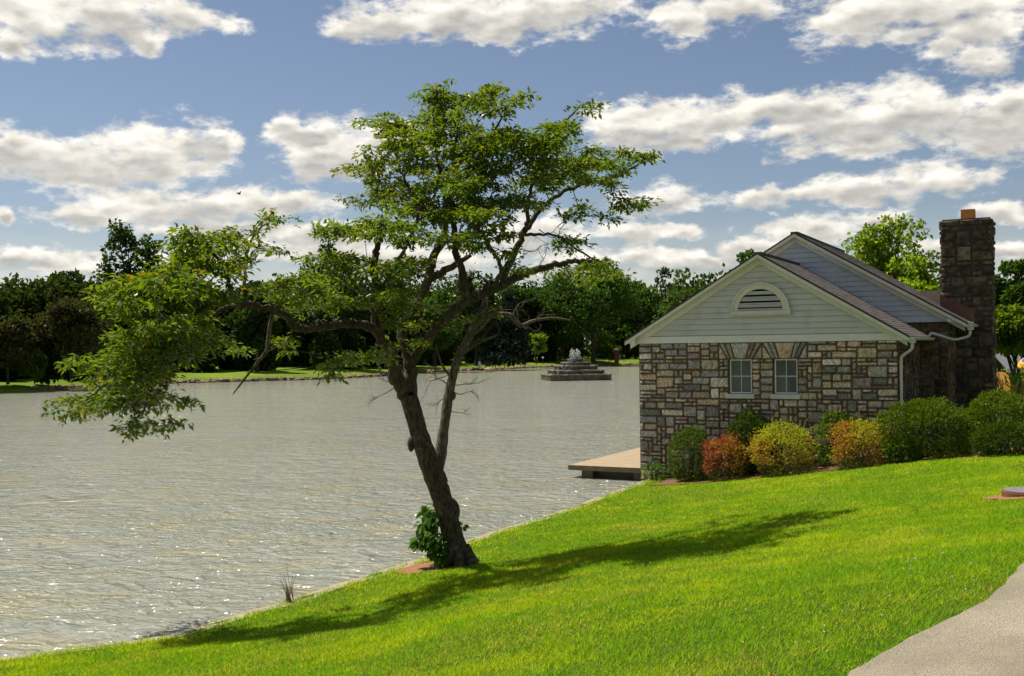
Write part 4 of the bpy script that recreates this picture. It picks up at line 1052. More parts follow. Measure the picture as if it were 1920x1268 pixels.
for (i, dx, dz, L_) in ((.45, .6, .3, .35), (.5, -.5, -.1, .25), (.7, .4, .1, .2)):
    p = P[int(i * len(P))]; Q = np.array([p, p + np.array([dx, 0, dz]) * L_ * .5, p + np.array([dx * 1.1, .05, dz * 1.3]) * L_]); V, T = tube_np(Q, np.array([.014, .009, .003]), 5); hm.add(V - TBv, T)
link_mesh('broken_branch', hm.mesh('broken_branch', M['bark_dead'], True), tree)['label'] = 'snapped pale branch hanging down over the water'

# leafy shoots at its foot
sh_ = TM()
def shoots(blobs, n_, size, mat, name, parent, origin, r):
    lp, lax, lnm = [], [], []
    for (c, rad, w) in blobs:
        k_ = int(n_ * w); q = unit(r.normal(0, 1, (k_, 3))) * (r.random((k_, 1)) ** .4); p = c + q * rad
        lp.append(p); lax.append(q * [1, 1, .2] + [0, 0, -.45] + r.normal(0, .35, (k_, 3))); lnm.append(q + [0, 0, .8] + r.normal(0, .35, (k_, 3)))
    lp = np.concatenate(lp); L_ = r.uniform(.7, 1.3, len(lp)) * size
    cc = r.uniform(.75, 1.3, (len(lp), 1)) * np.array([1, 1, 1]) + r.normal(0, .06, (len(lp), 3))
    V, T, C = leaves(lp - origin, np.concatenate(lax), np.concatenate(lnm), L_, L_ * .72, np.clip(cc, .3, 2), .16, .2)
    return link_mesh(name, tri_mesh(name, V, T, mat, C), parent)
bl = [(at(x, y, D0 + o), np.array([rx, .16, ry]) * 1.0, w) for x, y, rx, ry, o, w in [(805,960,.15,.16,.05,.8),(800,990,.17,.2,0,1.2),(795,1015,.21,.12,-.05,1),(783,1018,.10,.08,-.1,.4),(820,1030,.16,.2,-.2,1.1),(826,1045,.1,.1,-.25,.5),(815,975,.12,.15,-.1,.6),(868,985,.05,.06,-.1,.12),(812,1008,.14,.16,-.25,.8)]]
shoots(bl, 75, .135, M['weedleaf'], 'basal_shoots', tree, TBv, tr)['label'] = 'clump of broad green leaves sprouting at the foot'
# ------------------------------------------------------------------ shrubs along the house
br = np.random.default_rng(31)
CREAM = np.array([1, 1, 1.])
def s_plane(px, sfix):
    u = ray(px, 700)[0]; return (sfix + HX * sa + HYW * ca) / (u * sa + ca)
def bush(name, label, cat, px, yt, hw, sfix, mat, leaf, dens, colf, lump=.30, d=None, zb=None, flat=.8, group=None, sunk=0.0, up=.35, spike=0.0):
    d = d or s_plane(px, sfix); r0 = ray(px, 700); x, y = r0[0] * d, d
    zg = float(zlawn(x, y)) if zb is None else zb
    zt = at(px, yt, d)[2]; H = max(.25, zt - zg); a_ = hw * d / FPX * .93; b_ = a_ * flat; c_ = H * .56
    o = tag(empty(name, (x, y, zg)), label, cat, group)
    area = 4 * math.pi * ((a_ * b_) ** 1.6 / 3 + (a_ * c_) ** 1.6 / 3 + (b_ * c_) ** 1.6 / 3) ** (1 / 1.6)
    n = int(area * dens / (leaf * leaf * .5)); n = min(n, 40000)
    q = unit(br.normal(0, 1, (n, 3))); seed = br.random() * 50
    keep = q[:, 2] > -.80; q = q[keep]; n = len(q)
    ang = np.arctan2(q[:, 1], q[:, 0])
    lum = 1 + lump * (fbm(q * 2.3 + seed, 3) - .5) * 2 + lump * .5 * (fbm(q * 6 + seed, 2) - .5) * 2
    rr = np.where(br.random(n) < .72, br.uniform(.88, 1.03, n), br.uniform(.45, .9, n)) * lum
    # twiggy tufts that break the outline
    tuft = (fbm(q * 9 + seed + 5, 2) > .58) & (br.random(n) < .5); rr = rr + tuft * br.uniform(0, .05 + spike, n) * np.clip(q[:, 2] + .4, 0, 1)
    sq = np.where(np.abs(q[:, 2]) > 0, q[:, 2], 0)
    pos = np.stack([q[:, 0] * a_, q[:, 1] * b_, np.sign(sq) * np.abs(sq) ** .8 * c_], -1) * rr[:, None] + [0, 0, H * .46]
    pos[:, 2] = np.maximum(pos[:, 2], .03 + br.random(n) * .12)
    ax = q + [0, 0, up] + br.normal(0, .55, (n, 3)); nm = q * .5 + [0, 0, 1.0] + br.normal(0, .42, (n, 3))
    L_ = leaf * br.uniform(.65, 1.35, n)
    C0 = colf(q, pos, n)
    V, T, C = leaves(pos, ax, nm, L_, L_ * br.uniform(.40, .58, n), C0, .15, .1)
    link_mesh('foliage', tri_mesh('foliage', V, T, mat, C), o)
    st = TM()
    for k_ in range(9):
        t_ = br.uniform(0, 6.28); rdn = br.uniform(.15, .75)
        P = np.array([[.08 * math.cos(t_), .08 * math.sin(t_), -.08], [a_ * rdn * .5 * math.cos(t_), b_ * rdn * .5 * math.sin(t_), H * .35], [a_ * rdn * math.cos(t_), b_ * rdn * math.sin(t_), H * .75]])
        V, T = tube_np(P, np.array([.022, .016, .006]), 5); st.add(V, T)
    link_mesh('stems', st.mesh('stems', M['twig'], True), o)
    return o
def plain(lo=.7, hi=1.3, base=(1, 1, 1), var=.06):
    def f(q, p, n): return np.clip(np.array(base) * br.uniform(lo, hi, (n, 1)) + br.normal(0, var, (n, 3)), .05, 3)
    return f
def nand(red):
    Y = np.array([.40, .42, .018]); O = np.array([.50, .23, .035]); Rd = np.array([.34, .085, .035]); G = np.array([.10, .16, .02])
    def f(q, p, n):
        w = fbm(q * 2.6 + red * 10, 3) + br.normal(0, .10, n) - q[:, 2] * .22 * (1 - red) + red * .42 - q[:, 0] * .10
        t = np.clip((w - .36) / .22, 0, 1)[:, None]; t2 = np.clip((w - .62) / .2, 0, 1)[:, None]
        c = Y * (1 - t) + O * t; c = c * (1 - t2) + Rd * t2
        low = np.clip((-q[:, 2] - .25 + br.normal(0, .15, n)) * 3, 0, 1)[:, None]
        c = c * (1 - low) + G * low
        return c * br.uniform(.7, 1.2, (n, 1))
    return f
SHG = 'dark evergreen shrubs along the house wall'
bush('evergreen_shrub', 'dark green shrub nearest the lake corner of the stone wall', 'shrub', 1293, 806, 40, -1.0, M['holly'], .085, 2.6, plain(), .34)
bush('evergreen_shrub', 'dark glossy shrub under the right hand edge of the left window', 'shrub', 1408, 780, 50, -.55, M['holly'], .085, 2.6, plain(.6, 1.1, (.85, .95, 1)), .30)
bush('evergreen_shrub', 'fresh green shrub against the wall right of the two windows', 'shrub', 1567, 777, 38, -.55, M['holly'], .09, 2.0, plain(.9, 1.4, (1.3, 1.35, 1.1)), .42, spike=.15)
bush('nandina_shrub', 'red and bronze leaved low shrub in the bed by the wall', 'shrub', 1361, 819, 45, -1.35, M['nandina'], .075, 2.3, nand(.58), .44, spike=.22)
bush('nandina_shrub', 'yellow shrub with orange tips under the right hand window', 'shrub', 1465, 803, 60, -1.45, M['nandina'], .075, 2.3, nand(-.12), .46, spike=.3)
bush('nandina_shrub', 'yellow and orange shrub in front of the big clipped evergreen', 'shrub', 1612, 793, 56, -1.6, M['nandina'], .075, 2.3, nand(.05), .48, spike=.3)
bush('evergreen_shrub', 'largest rounded clipped evergreen at the corner of the house', 'shrub', 1733, 752, 88, -1.25, M['holly'], .088, 2.9, plain(.75, 1.35, (1.15, 1.05, .9)), .25)
bush('evergreen_shrub', 'small green shrub at the foot of the largest evergreen', 'shrub', 1690, 818, 33, -1.9, M['holly'], .085, 2.2, plain(.9, 1.35), .35)
bush('evergreen_shrub', 'rounded evergreen below the chimney, upper one at the right edge', 'shrub', 1874, 742, 72, .6, M['holly'], .088, 2.9, plain(.8, 1.35, (1.15, 1.05, .9)), .25)
bush('evergreen_shrub', 'low clipped evergreen in front of the chimney shrub at the right edge', 'shrub', 1888, 794, 64, -1.9, M['holly'], .085, 2.9, plain(.6, 1.0, (.85, .85, .9)), .2)
bush('leafy_weed', 'low leafy weeds at the foot of the lake corner of the house', 'weed', 1226, 872, 26, -.55, M['weedleaf'], .10, 1.1, plain(.7, 1.2), .5, spike=.4)
bush('garden_plant', 'loose pale green plant between the chimney and the right edge', 'plant', 1905, 700, 34, 0, M['weedleaf'], .14, .8, plain(.8, 1.3, (1.1, 1.1, .9)), .5, d=40, spike=.4)

# dry weed on the bank edge
dw = ground_hit(541, 1130); o = tag(empty('dry_weed', tuple(dw)), 'tuft of dry grey weed stems at the edge of the lawn', 'weed')
tm = TM()
for k_ in range(26):
    a_ = br.uniform(0, 6.28); h = br.uniform(.15, .5) if k_ else .68; l_ = br.uniform(.05, .5) * h if k_ else -.05
    P = np.array([[br.normal(0, .05), br.normal(0, .05), -.02], [l_ * .4 * math.cos(a_), l_ * .4 * math.sin(a_), h * .55], [l_ * math.cos(a_) - .04, l_ * math.sin(a_), h]])
    V, T = tube_np(P, np.array([.006, .004, .002]), 4); tm.add(V, T)
link_mesh('stems', tm.mesh('stems', simple('dry_stem', (.20, .16, .10), .9), True), o)

# ------------------------------------------------------------------ trees
fr = np.random.default_rng(77)
def far_tree(name, label, cat, px, yt, wpx, d, shape, mat, leaf, n, zb=1.2, group=None, base=.22, nl=30, col=(1, 1, 1), bark='bark_far', lean=0, tw=1.0, open_=0.0):
    r0 = ray(px, HY); x = r0[0] * d; H = at(px, yt, d)[2] - zb; Wd = wpx * d / FPX
    o = tag(empty(name, (x, d, zb)), label, cat, group)
    cs, rs = [], []
    if shape == 'conifer':
        for k_ in range(nl * 2):
            f = fr.random() ** .8; z = H * (.08 + .9 * f); w = (1 - f) * Wd * .5 + .2
            a_ = fr.uniform(0, 6.28); cs.append([math.cos(a_) * w * .62, math.sin(a_) * w * .62, z - w * .12]); rs.append([w * .42 + .25, w * .42 + .25, .25 + H * .022])
    elif shape == 'twin':
        for k_ in range(nl):
            sd = fr.random() < .62; f = fr.random(); z = H * (.40 + .60 * f) if sd else H * (.42 + .46 * f); w = Wd * (.22 if sd else .16) * math.sin(math.pi * min(.97, .12 + f * .85)) + .3
            a_ = fr.uniform(0, 6.28); q = fr.random() ** .5; cs.append([(-.16 if sd else .27) * Wd + math.cos(a_) * w * q, math.sin(a_) * w * q, z]); rs.append([Wd * .11, Wd * .11, Wd * .13])
        for k_ in range(nl // 2):
            cs.append([fr.normal(0, Wd * .2), fr.normal(0, Wd * .2), H * fr.uniform(.18, .5)]); rs.append([Wd * .16] * 3)
    else:
        cz, hz = H * (1 + base) / 2, H * (1 - base) / 2
        for k_ in range(nl):
            q = unit(fr.normal(0, 1, 3)) * fr.random() ** .33; s_ = fr.uniform(.17, .32)
            wz = 1.0 if shape == 'round' else (1.0 - .35 * max(0, q[2]) if shape == 'broad' else 1.0)
            k2 = (1 - s_ * .75)
            cs.append([q[0] * Wd * .5 * k2 * wz, q[1] * Wd * .5 * k2 * wz, cz + q[2] * hz * k2]); rs.append(np.array([Wd * .5, Wd * .5, min(hz, Wd * .5) * .8]) * s_)
    cs, rs = np.array(cs), np.array(rs, float)
    pick = fr.choice(len(cs), n, p=(rs.prod(1) ** .66) / (rs.prod(1) ** .66).sum())
    q = unit(fr.normal(0, 1, (n, 3)) + [0, 0, .25]); rad = fr.uniform(.55, 1.08, n) * (1 + .35 * (fbm(q * 3 + pick[:, None] * 7.1, 2) - .5) * 2)
    pos = cs[pick] + q * rs[pick] * rad[:, None]; pos[:, 0] += lean * pos[:, 2]
    keep = np.ones(n, bool) if not open_ else (fbm(pos * (3.0 / Wd * 2) + px, 2) > open_)
    pos, q, pick = pos[keep], q[keep], pick[keep]; n = len(pos)
    ax = q * .8 + fr.normal(0, .7, (n, 3)); nm = q + [0, 0, .7] + fr.normal(0, .6, (n, 3))
    L_ = leaf * fr.uniform(.6, 1.5, n)
    lob = fr.uniform(.78, 1.22, len(cs))[pick][:, None]
    cc = np.clip(np.array(col) * lob * fr.uniform(.7, 1.3, (n, 1)) + fr.normal(0, .05, (n, 3)), .05, 3)
    V, T, C = leaves(pos, ax, nm, L_, L_ * fr.uniform(.5, .8, n), cc, .15, .15)
    link_mesh('crown', tri_mesh('crown', V, T, M[mat], C), o)
    tm = TM(); r_ = max(.05, H * .018) * tw; top = H * (.93 if shape == 'conifer' else .72)
    P = np.array([[0, 0, -.3], [0, 0, .3], [fr.normal(0, .1), 0, top * .4], [fr.normal(0, .2) + lean * top, fr.normal(0, .2), top]])
    P = np.array([P[0], P[1], (P[1] + P[2]) / 2, P[2], (P[2] + P[3]) / 2, P[3]])
    V, T = tube_np(P, np.array([r_ * 1.5, r_ * 1.1, r_, r_ * .85, r_ * .55, r_ * .15]), 8, wob=.05, rng=fr); tm.add(V, T)
    if shape != 'conifer':
        for k_ in fr.choice(len(cs), min(len(cs), 16), replace=False):
            z0 = min(cs[k_][2] * .75, top * fr.uniform(.3, .8)); p0 = np.array([lean * z0, 0, z0]); p1 = cs[k_] + [lean * cs[k_][2], 0, 0]
            mid_ = (p0 + p1) / 2 + [0, 0, -.06 * np.linalg.norm(p1 - p0)]
            V, T = tube_np(np.array([p0, mid_, p1]), np.array([r_ * .5, r_ * .33, r_ * .12]), 5); tm.add(V, T)
    link_mesh('trunk', tm.mesh('trunk', M[bark], True), o)
    return o
FT = far_tree
FT('tall_tree', 'tall dark tree with a split crown rising above the wood at left', 'tree', 247, 414, 120, 185, 'twin', 'far_dark', .75, 5200, nl=44, col=(1.2, 1.2, 1.1))
FT('woodland_tree', 'dark pointed tree left of the tall split crowned tree', 'tree', 112, 486, 100, 152, 'round', 'far_dark', .62, 5200, base=.1, nl=40)
FT('woodland_tree', 'dark leafy tree at the far left edge of the wood', 'tree', 22, 508, 130, 156, 'round', 'far_dark', .62, 5200, base=.1, nl=38, open_=.36)
FT('woodland_tree', 'thin spindly tree with gaps of sky in its top, left of the tall tree', 'tree', 182, 512, 74, 160, 'round', 'far_dark', .5, 2600, base=.1, nl=44, open_=.48)
FT('brown_tree', 'brownish broad tree on the left bank with a dark trunk', 'tree', 132, 556, 165, 130, 'broad', 'far_olive', .46, 8000, base=.24, nl=46, tw=1.2)
FT('brown_tree', 'brownish low tree cut by the left edge of the photo', 'tree', 14, 590, 130, 124, 'broad', 'far_olive', .46, 6000, base=.12, nl=40)
FT('woodland_shrub', 'small green bush under the brownish trees on the left bank', 'shrub', 64, 654, 56, 126, 'round', 'far_mid', .34, 2200, base=.0, nl=20)
FT('woodland_tree', 'dark tree behind the low left branch of the leaning tree', 'tree', 345, 506, 130, 178, 'round', 'far_dark', .68, 4600, base=.1, nl=34)
FT('woodland_tree', 'rounded dark tree across the lake right of the drooping left branch', 'tree', 482, 512, 105, 172, 'round', 'far_dark', .62, 4800, base=.1, nl=34)
FT('woodland_tree', 'tall dark tree directly behind the left side of the leaning crown', 'tree', 622, 456, 150, 188, 'round', 'far_dark', .72, 6000, base=.1, nl=42, open_=.3)
FT('woodland_tree', 'dark tree behind the fork of the leaning trunk', 'tree', 730, 512, 130, 205, 'round', 'far_dark', .72, 4600, base=.1, nl=34)
FT('woodland_tree', 'mid green tree seen between the leaning trunk and its dead stem', 'tree', 815, 520, 100, 208, 'round', 'far_mid', .7, 4200, base=.1, nl=34)
FT('woodland_tree', 'dark tree right of the dead stem with a ragged top', 'tree', 893, 496, 96, 222, 'round', 'far_dark', .72, 4200, base=.08, nl=38, open_=.34)
FT('spruce', 'dark conifer standing on the far lawn left of the fountain', 'tree', 955, 548, 112, 218, 'conifer', 'conifer', .62, 7000, nl=46)
FT('young_tree', 'young bright green tree on the lawn beside the fountain', 'tree', 1005, 622, 48, 232, 'round', 'far_bright', .5, 2400, base=.28, nl=22, tw=.7, col=(.8, .85, .8))
FT('spreading_tree', 'big spreading green tree with a thick trunk behind the fountain', 'tree', 1112, 482, 215, 258, 'broad', 'far_mid', .85, 9500, base=.24, nl=70, tw=1.15, col=(.85, .9, 1), open_=.3)
FT('woodland_tree', 'loose feathery tree showing sky just left of the house roof', 'tree', 1248, 488, 62, 285, 'round', 'far_dark', .8, 2600, base=.08, nl=40, open_=.42)
FT('woodland_tree', 'dark full tree between the spreading tree and the house', 'tree', 1192, 518, 110, 290, 'round', 'far_mid', .85, 5600, base=.08, nl=40, col=(1.0, 1.0, 1))
FT('woodland_tree', 'mid green tree with a flat top left of the spreading tree', 'tree', 1040, 512, 120, 268, 'round', 'far_mid', .8, 5200, base=.08, nl=40, col=(.95, 1, 1))
FT('woodland_tree', 'leafy green tree just behind the spruce on the far bank', 'tree', 975, 505, 100, 262, 'round', 'far_mid', .8, 4600, base=.08, nl=40, col=(.8, .85, 1))
FT('woodland_shrub', 'yellow green bush on the far bank right of the spreading trunk', 'shrub', 1142, 640, 54, 262, 'round', 'far_bright', .5, 2400, base=.0, nl=20, col=(.62, .66, .7))
FT('woodland_shrub', 'low bush on the far bank just left of the spreading trunk', 'shrub', 1078, 650, 50, 264, 'round', 'far_mid', .5, 2000, base=.0, nl=18, col=(1.2, 1.2, 1))
FT('garden_tree', 'dark green tree rising behind the left roof slope of the house', 'tree', 1398, 460, 110, 112, 'round', 'far_mid', .5, 6000, base=.08, nl=44, open_=.3)
FT('garden_tree', 'small thin tree peeping over the left eave of the house', 'tree', 1312, 512, 56, 118, 'round', 'far_dark', .42, 2600, base=.08, nl=30, open_=.4, col=(1.3, 1.3, 1))
FT('garden_tree', 'bright green tree behind the roof, left of the chimney', 'tree', 1668, 396, 205, 62, 'round', 'far_bright', .26, 15000, base=.25, nl=90, zb=.9, tw=.8, open_=.47)
FT('garden_shrub', 'bright yellow green bush below the bright tree behind the roof', 'shrub', 1690, 505, 190, 56, 'round', 'far_bright', .24, 9000, base=.0, nl=50, zb=.9, col=(1.15, 1.2, .9))
FT('garden_tree', 'tall dark tree at the right edge behind the chimney', 'tree', 1898, 470, 110, 96, 'round', 'far_mid', .45, 8000, base=.05, nl=50, zb=.9, col=(.9, .9, .9))
FT('garden_tree', 'lush rounded tree beside the chimney at the right edge', 'tree', 1902, 568, 108, 50, 'round', 'far_bright', .2, 11000, base=.5, nl=50, zb=1.0, col=(.75, .75, .8))

# the wood far behind, one mass
wd = TM()
def woodrow(px0, px1, n, dlo, dhi, tops, cards, leaf):
    for k_ in range(n):
        px = px0 + (px1 - px0) * (k_ + fr.uniform(.2, .8)) / n; d = fr.uniform(dlo, dhi) if not callable(dlo) else dlo(px) + fr.uniform(0, 25)
        yt = tops(px) + fr.uniform(-6, 16); H = at(px, yt, d)[2] - 1.2; Wd = fr.uniform(.5, .8) * H; x = ray(px, HY)[0] * d
        q = unit(fr.normal(0, 1, (cards, 3))) * (fr.random((cards, 1)) ** .3)
        lum = 1 + .5 * (fbm(q * 3 + k_ * 3.3, 3) - .5) * 2
        pos = q * lum[:, None] * [Wd * .6, Wd * .45, H * .52] + [x, d, 1.2 + H * .46]; pos[:, 2] = np.maximum(pos[:, 2], 1.0 + fr.random(cards))
        L_ = leaf * fr.uniform(.6, 1.4, cards)
        cc = np.array([fr.uniform(.85, 1.35), 1, fr.uniform(.8, 1.1)]) * fr.uniform(.6, 1.0 + (.9 if px > 850 else .25)) * fr.uniform(.7, 1.3, (cards, 1))
        V, T, C = leaves(pos, q + fr.normal(0, .6, (cards, 3)), q + [0, 0, .8] + fr.normal(0, .5, (cards, 3)), L_, L_ * .7, cc, .15, .1)
        wd.add(V, T, C)
shore_d = lambda px: float(np.interp(px, [-300, 0, 300, 600, 850, 1000, 1190, 1600], [110, 132, 172, 190, 232, 262, 296, 320]))
woodrow(-260, 1330, 40, shore_d, 0, lambda p: float(np.interp(p, [-200, 0, 300, 560, 800, 1000, 1200, 1330], [520, 528, 532, 528, 528, 522, 528, 540])), 5200, .75)
woodrow(-260, 1330, 34, lambda p: shore_d(p) - 14, 0, lambda p: float(np.interp(p, [0, 300, 800, 1200], [640, 628, 622, 624])), 1800, .6)
woodrow(1280, 2150, 20, 140, 190, lambda p: 520, 4000, .7)
tag(link_mesh('distant_wood', wd.mesh('distant_wood', M['far_dark'])), kind='stuff')

# ------------------------------------------------------------------ fountain
fo = ray(1079, 714); fd = CAMZ / -fo[2] + 3.6
fpos = (fo[0] * fd, fd, 0)
ft = tag(empty('stone_fountain', fpos, R(7.5)), 'stepped stone pyramid fountain with white water jets in the lake', 'fountain')
m, t, out = newmat('wet_stone'); v = obj_co(t)
n1 = t.noise(t.scalevec(v, (1, 1, .5)), 1.6, 6, .65); n2 = t.noise(v, 5, 5, .7)
c = t.mix(t.step(n1, .35, .68), (.035, .028, .018), (.115, .088, .05)); c = t.mix(t.m('MULTIPLY', t.step(n2, .5, .75), .5), c, (.05, .045, .03))
principled(t, out, c, .55, t.bump(n2, .8, .08), .5); M['wet'] = m
M['ledge'] = simple('ledge_stone', (.16, .13, .08), .6, 3, .3, .5, 8, .5)
for (hw, z0, z1) in ((4.15, -1, .86), (3.40, .86, 1.42), (2.62, 1.42, 2.02), (1.75, 2.02, 2.46), (.98, 2.46, 2.92)):
    V = []; F = []; N_ = 14; ch_ = .16 * hw if hw < 4 else .05 * hw
    ring = []
    cor = [(-hw, -hw + ch_), (-hw + ch_, -hw), (hw - ch_, -hw), (hw, -hw + ch_), (hw, hw - ch_), (hw - ch_, hw), (-hw + ch_, hw), (-hw, hw - ch_)]
    for i in range(8):
        p, q = np.array(cor[i]), np.array(cor[(i + 1) % 8]); k_ = max(1, int(np.linalg.norm(q - p) / .35))
        for j in range(k_): ring.append(p + (q - p) * j / k_)
    ring = np.array(ring); nR = len(ring)
    lev = [(1.0, z0), (1.0, z1 - .16), (1.025, z1 - .15), (1.02, z1 - .02), (1.0, z1), (.3, z1 - .01)]
    for (sc, z) in lev:
        for p in ring: j_ = fr.normal(0, .018, 3); V.append((p[0] * sc + j_[0], p[1] * sc + j_[1], z + j_[2]))
    for l_ in range(len(lev) - 1):
        for i in range(nR): F.append((l_ * nR + i, l_ * nR + (i + 1) % nR, (l_ + 1) * nR + (i + 1) % nR, (l_ + 1) * nR + i))
    F.append(tuple((len(lev) - 1) * nR + i for i in range(nR)))
    mi = [1 if nR <= k_ < 4 * nR else 0 for k_ in range(len(F))]
    py_mesh('tier', V, F, [M['wet'], M['ledge']], ft, mi)
m, t, out = newmat('white_water'); p = t.node('ShaderNodeBsdfDiffuse'); p.inputs[0].default_value = (.85, .86, .84, 1)
tr_ = t.node('ShaderNodeBsdfTranslucent'); tr_.inputs[0].default_value = (.85, .86, .84, 1); mm = t.node('ShaderNodeMixShader'); mm.inputs[0].default_value = .5
t.l.new(p.outputs[0], mm.inputs[1]); t.l.new(tr_.outputs[0], mm.inputs[2]); t.l.new(mm.outputs[0], out.inputs[0]); M['foam'] = m
def drops(mb_, p, s_):
    Vv = ico * (s_ * fr.uniform(.6, 1.3, 3)) @ np.eye(3) + fr.normal(0, s_ * .2, (6, 3)); mb_.add(Vv + p, icf)
for (vx_, vy_, vz_, x0) in ((-.55, 0, 4.9, -.2), (-.2, -.1, 4.6, -.1), (.25, 0, 5.0, .15), (.6, .05, 4.4, .25), (0, .2, 3.8, 0), (-.35, .3, 4.2, -.1), (.45, -.3, 3.6, .2)):
    jt = TM()
    for k_ in range(170):
        u = fr.uniform(0, .95) ** .9; p = np.array([x0 + vx_ * u * .9, vy_ * u, 2.9 + vz_ * u - 4.9 * u * u]) + fr.normal(0, .03 + .06 * u, 3)
        if p[2] > 2.85: drops(jt, p, fr.uniform(.015, .045))
    link_mesh('water_jet', jt.mesh('water_jet', M['foam']), ft)['kind'] = 'stuff'
wf = TM()
for k_ in range(300):                                     # water spilling down the steps
    lv = fr.integers(0, 4); hw, z0, z1 = [(3.40, .86, 1.42), (2.62, 1.42, 2.02), (1.75, 2.02, 2.46), (.98, 2.46, 2.92)][lv]
    if fr.random() < .7: x = -hw * .95 + abs(fr.normal(0, .40)) * hw; y = -hw * 1.03
    else: x, y = hw * 1.03, fr.uniform(-hw, hw)
    if x > hw: x = hw * 1.03
    z = fr.uniform(z0, z1)
    Vv = ico * np.array([.026, .026, .09]) * fr.uniform(.5, 1.3) + [x, y, z]; wf.add(Vv, icf)
link_mesh('spill', wf.mesh('spill', M['foam']), ft)['kind'] = 'stuff'

# ------------------------------------------------------------------ small far things
def far_base(px, py, z=1.0):
    r = ray(px, py); d = (CAMZ - z) / -r[2]; return np.array([r[0] * d, d, z])
b_ = far_base(1156, 678, 1.05); pl = tag(empty('brick_pillar', tuple(b_)), 'red brick pillar with a pale cap on the far bank by the house', 'pillar')
mb = MB(); mb.box(-.5, .5, -.5, .5, -.5, 2.75); mb.build('shaft', simple('dark_brick', (.16, .05, .03), .9, 6, .3), pl, bevel=.02)
mb = MB(); mb.box(-.6, .6, -.6, .6, 2.75, 2.95); mb.prism([(-.6, -.6, 2.95), (.6, -.6, 2.95), (.0, -.6, 3.35)], (0, 1.2, 0)); mb.build('cap', simple('pale_cap', (.62, .57, .5), .8), pl)

def person(label, base, pose, shirt, trousers, hgt=1.7, rot=0.0):
    root = tag(empty('person', tuple(base), rot), label, 'person'); k_ = hgt / 1.7
    def skin(name, pts, edges, mat):
        me = bpy.data.meshes.new(name); me.from_pydata([tuple(np.array(p[:3]) * k_) for p in pts], edges, []); me.materials.append(mat)
        o = link_mesh(name, me, root); md = o.modifiers.new('skin', 'SKIN')
        for i, p in enumerate(pts): me.skin_vertices[0].data[i].radius = (p[3] * k_, p[3] * k_)
        me.skin_vertices[0].data[0].use_root = True
        o.modifiers.new('sub', 'SUBSURF').levels = 1; o.modifiers[-1].render_levels = 1; return o
    if pose == 'stand':
        B = [(0,0,.92,.13),(0,0,1.15,.13),(0,0,1.40,.15),(0,0,1.50,.05),(0,-.01,1.62,.095),(-.2,0,1.40,.05),(-.24,0,1.12,.042),(-.2,-.08,.88,.035),(.2,0,1.40,.05),(.24,0,1.12,.042),(.2,-.08,.88,.035),(-.1,0,.85,.085),(-.11,.01,.48,.06),(-.11,0,.07,.045),(-.11,-.14,.03,.035),(.1,0,.85,.085),(.11,.05,.48,.06),(.12,.12,.07,.045),(.12,-.02,.03,.035)]
    else:
        B = [(0,0,.48,.14),(0,.02,.75,.13),(0,0,.98,.15),(0,0,1.08,.05),(0,-.03,1.2,.095),(-.2,0,.98,.05),(-.24,-.1,.72,.042),(-.14,-.28,.58,.035),(.2,0,.98,.05),(.24,-.1,.72,.042),(.14,-.28,.58,.035),(-.1,-.05,.47,.085),(-.11,-.42,.48,.06),(-.11,-.46,.07,.045),(-.11,-.58,.03,.035),(.1,-.05,.47,.085),(.11,-.42,.48,.06),(.12,-.46,.07,.045),(.12,-.58,.03,.035)]
    E = [(0,1),(1,2),(2,3),(3,4),(2,5),(5,6),(6,7),(2,8),(8,9),(9,10),(0,11),(11,12),(12,13),(13,14),(0,15),(15,16),(16,17),(17,18)]
    skin('body', B, E, simple('skin_tone', (.42, .26, .18), .7))
    S = [(p[0], p[1], p[2], p[3] + .018) for p in (B[1], B[2], B[5], B[6], B[8], B[9])]
    skin('shirt', S, [(0, 1), (1, 2), (2, 3), (1, 4), (4, 5)], simple('shirt_cloth', shirt, .9))
    S = [(p[0], p[1], p[2], p[3] + .016) for p in (B[0], B[11], B[12], B[13], B[15], B[16], B[17])]
    skin('trousers', S, [(0, 1), (1, 2), (2, 3), (0, 4), (4, 5), (5, 6)], simple('trouser_cloth', trousers, .9))
    hp = B[4]; u, v = np.meshgrid(np.linspace(0, 1.9, 6), np.linspace(0, 6.28, 10, endpoint=False), indexing='ij')
    Hh = np.stack([np.sin(u) * np.cos(v) * .105 + hp[0], np.sin(u) * np.sin(v) * .115 + hp[1] + .012, np.cos(u) * .125 + hp[2] + .03], -1).reshape(-1, 3) * k_
    T = [];
    for i in range(5):
        for j in range(10): a = i * 10 + j; b = i * 10 + (j + 1) % 10; T += [(a, b, b + 10), (a, b + 10, a + 10)]
    link_mesh('hair', tri_mesh('hair', Hh, T, simple('hair', (.04, .025, .015), .7), smooth=True), root)
    return root
person('person in a dark red top with pale trousers standing beside the brick pillar', far_base(1162, 677.5, 1.05), 'stand', (.16, .04, .06), (.45, .43, .38), 1.7, .4)
person('person in a white top standing right of the brick pillar', far_base(1170, 677.5, 1.05), 'stand', (.75, .75, .72), (.05, .05, .06), 1.72, -.5)
b_ = far_base(1018, 682.5, 1.0); lp_ = tag(empty('lamp_post', tuple(b_)), 'short lamp post with a white globe on the lawn beside the fountain', 'lamp post')
mb = MB(); mb.tube([(0, 0, -.2), (0, 0, 1.2)], .05, 8); mb.tube([(0, 0, 0), (0, 0, .15)], .1, 8); mb.build('post', simple('dark_post', (.03, .03, .03), .6), lp_)
u, v = np.meshgrid(np.linspace(0, math.pi, 8), np.linspace(0, 6.28, 12, endpoint=False), indexing='ij')
V = np.stack([np.sin(u) * np.cos(v), np.sin(u) * np.sin(v), np.cos(u)], -1).reshape(-1, 3) * .2 + [0, 0, 1.36]; T = []
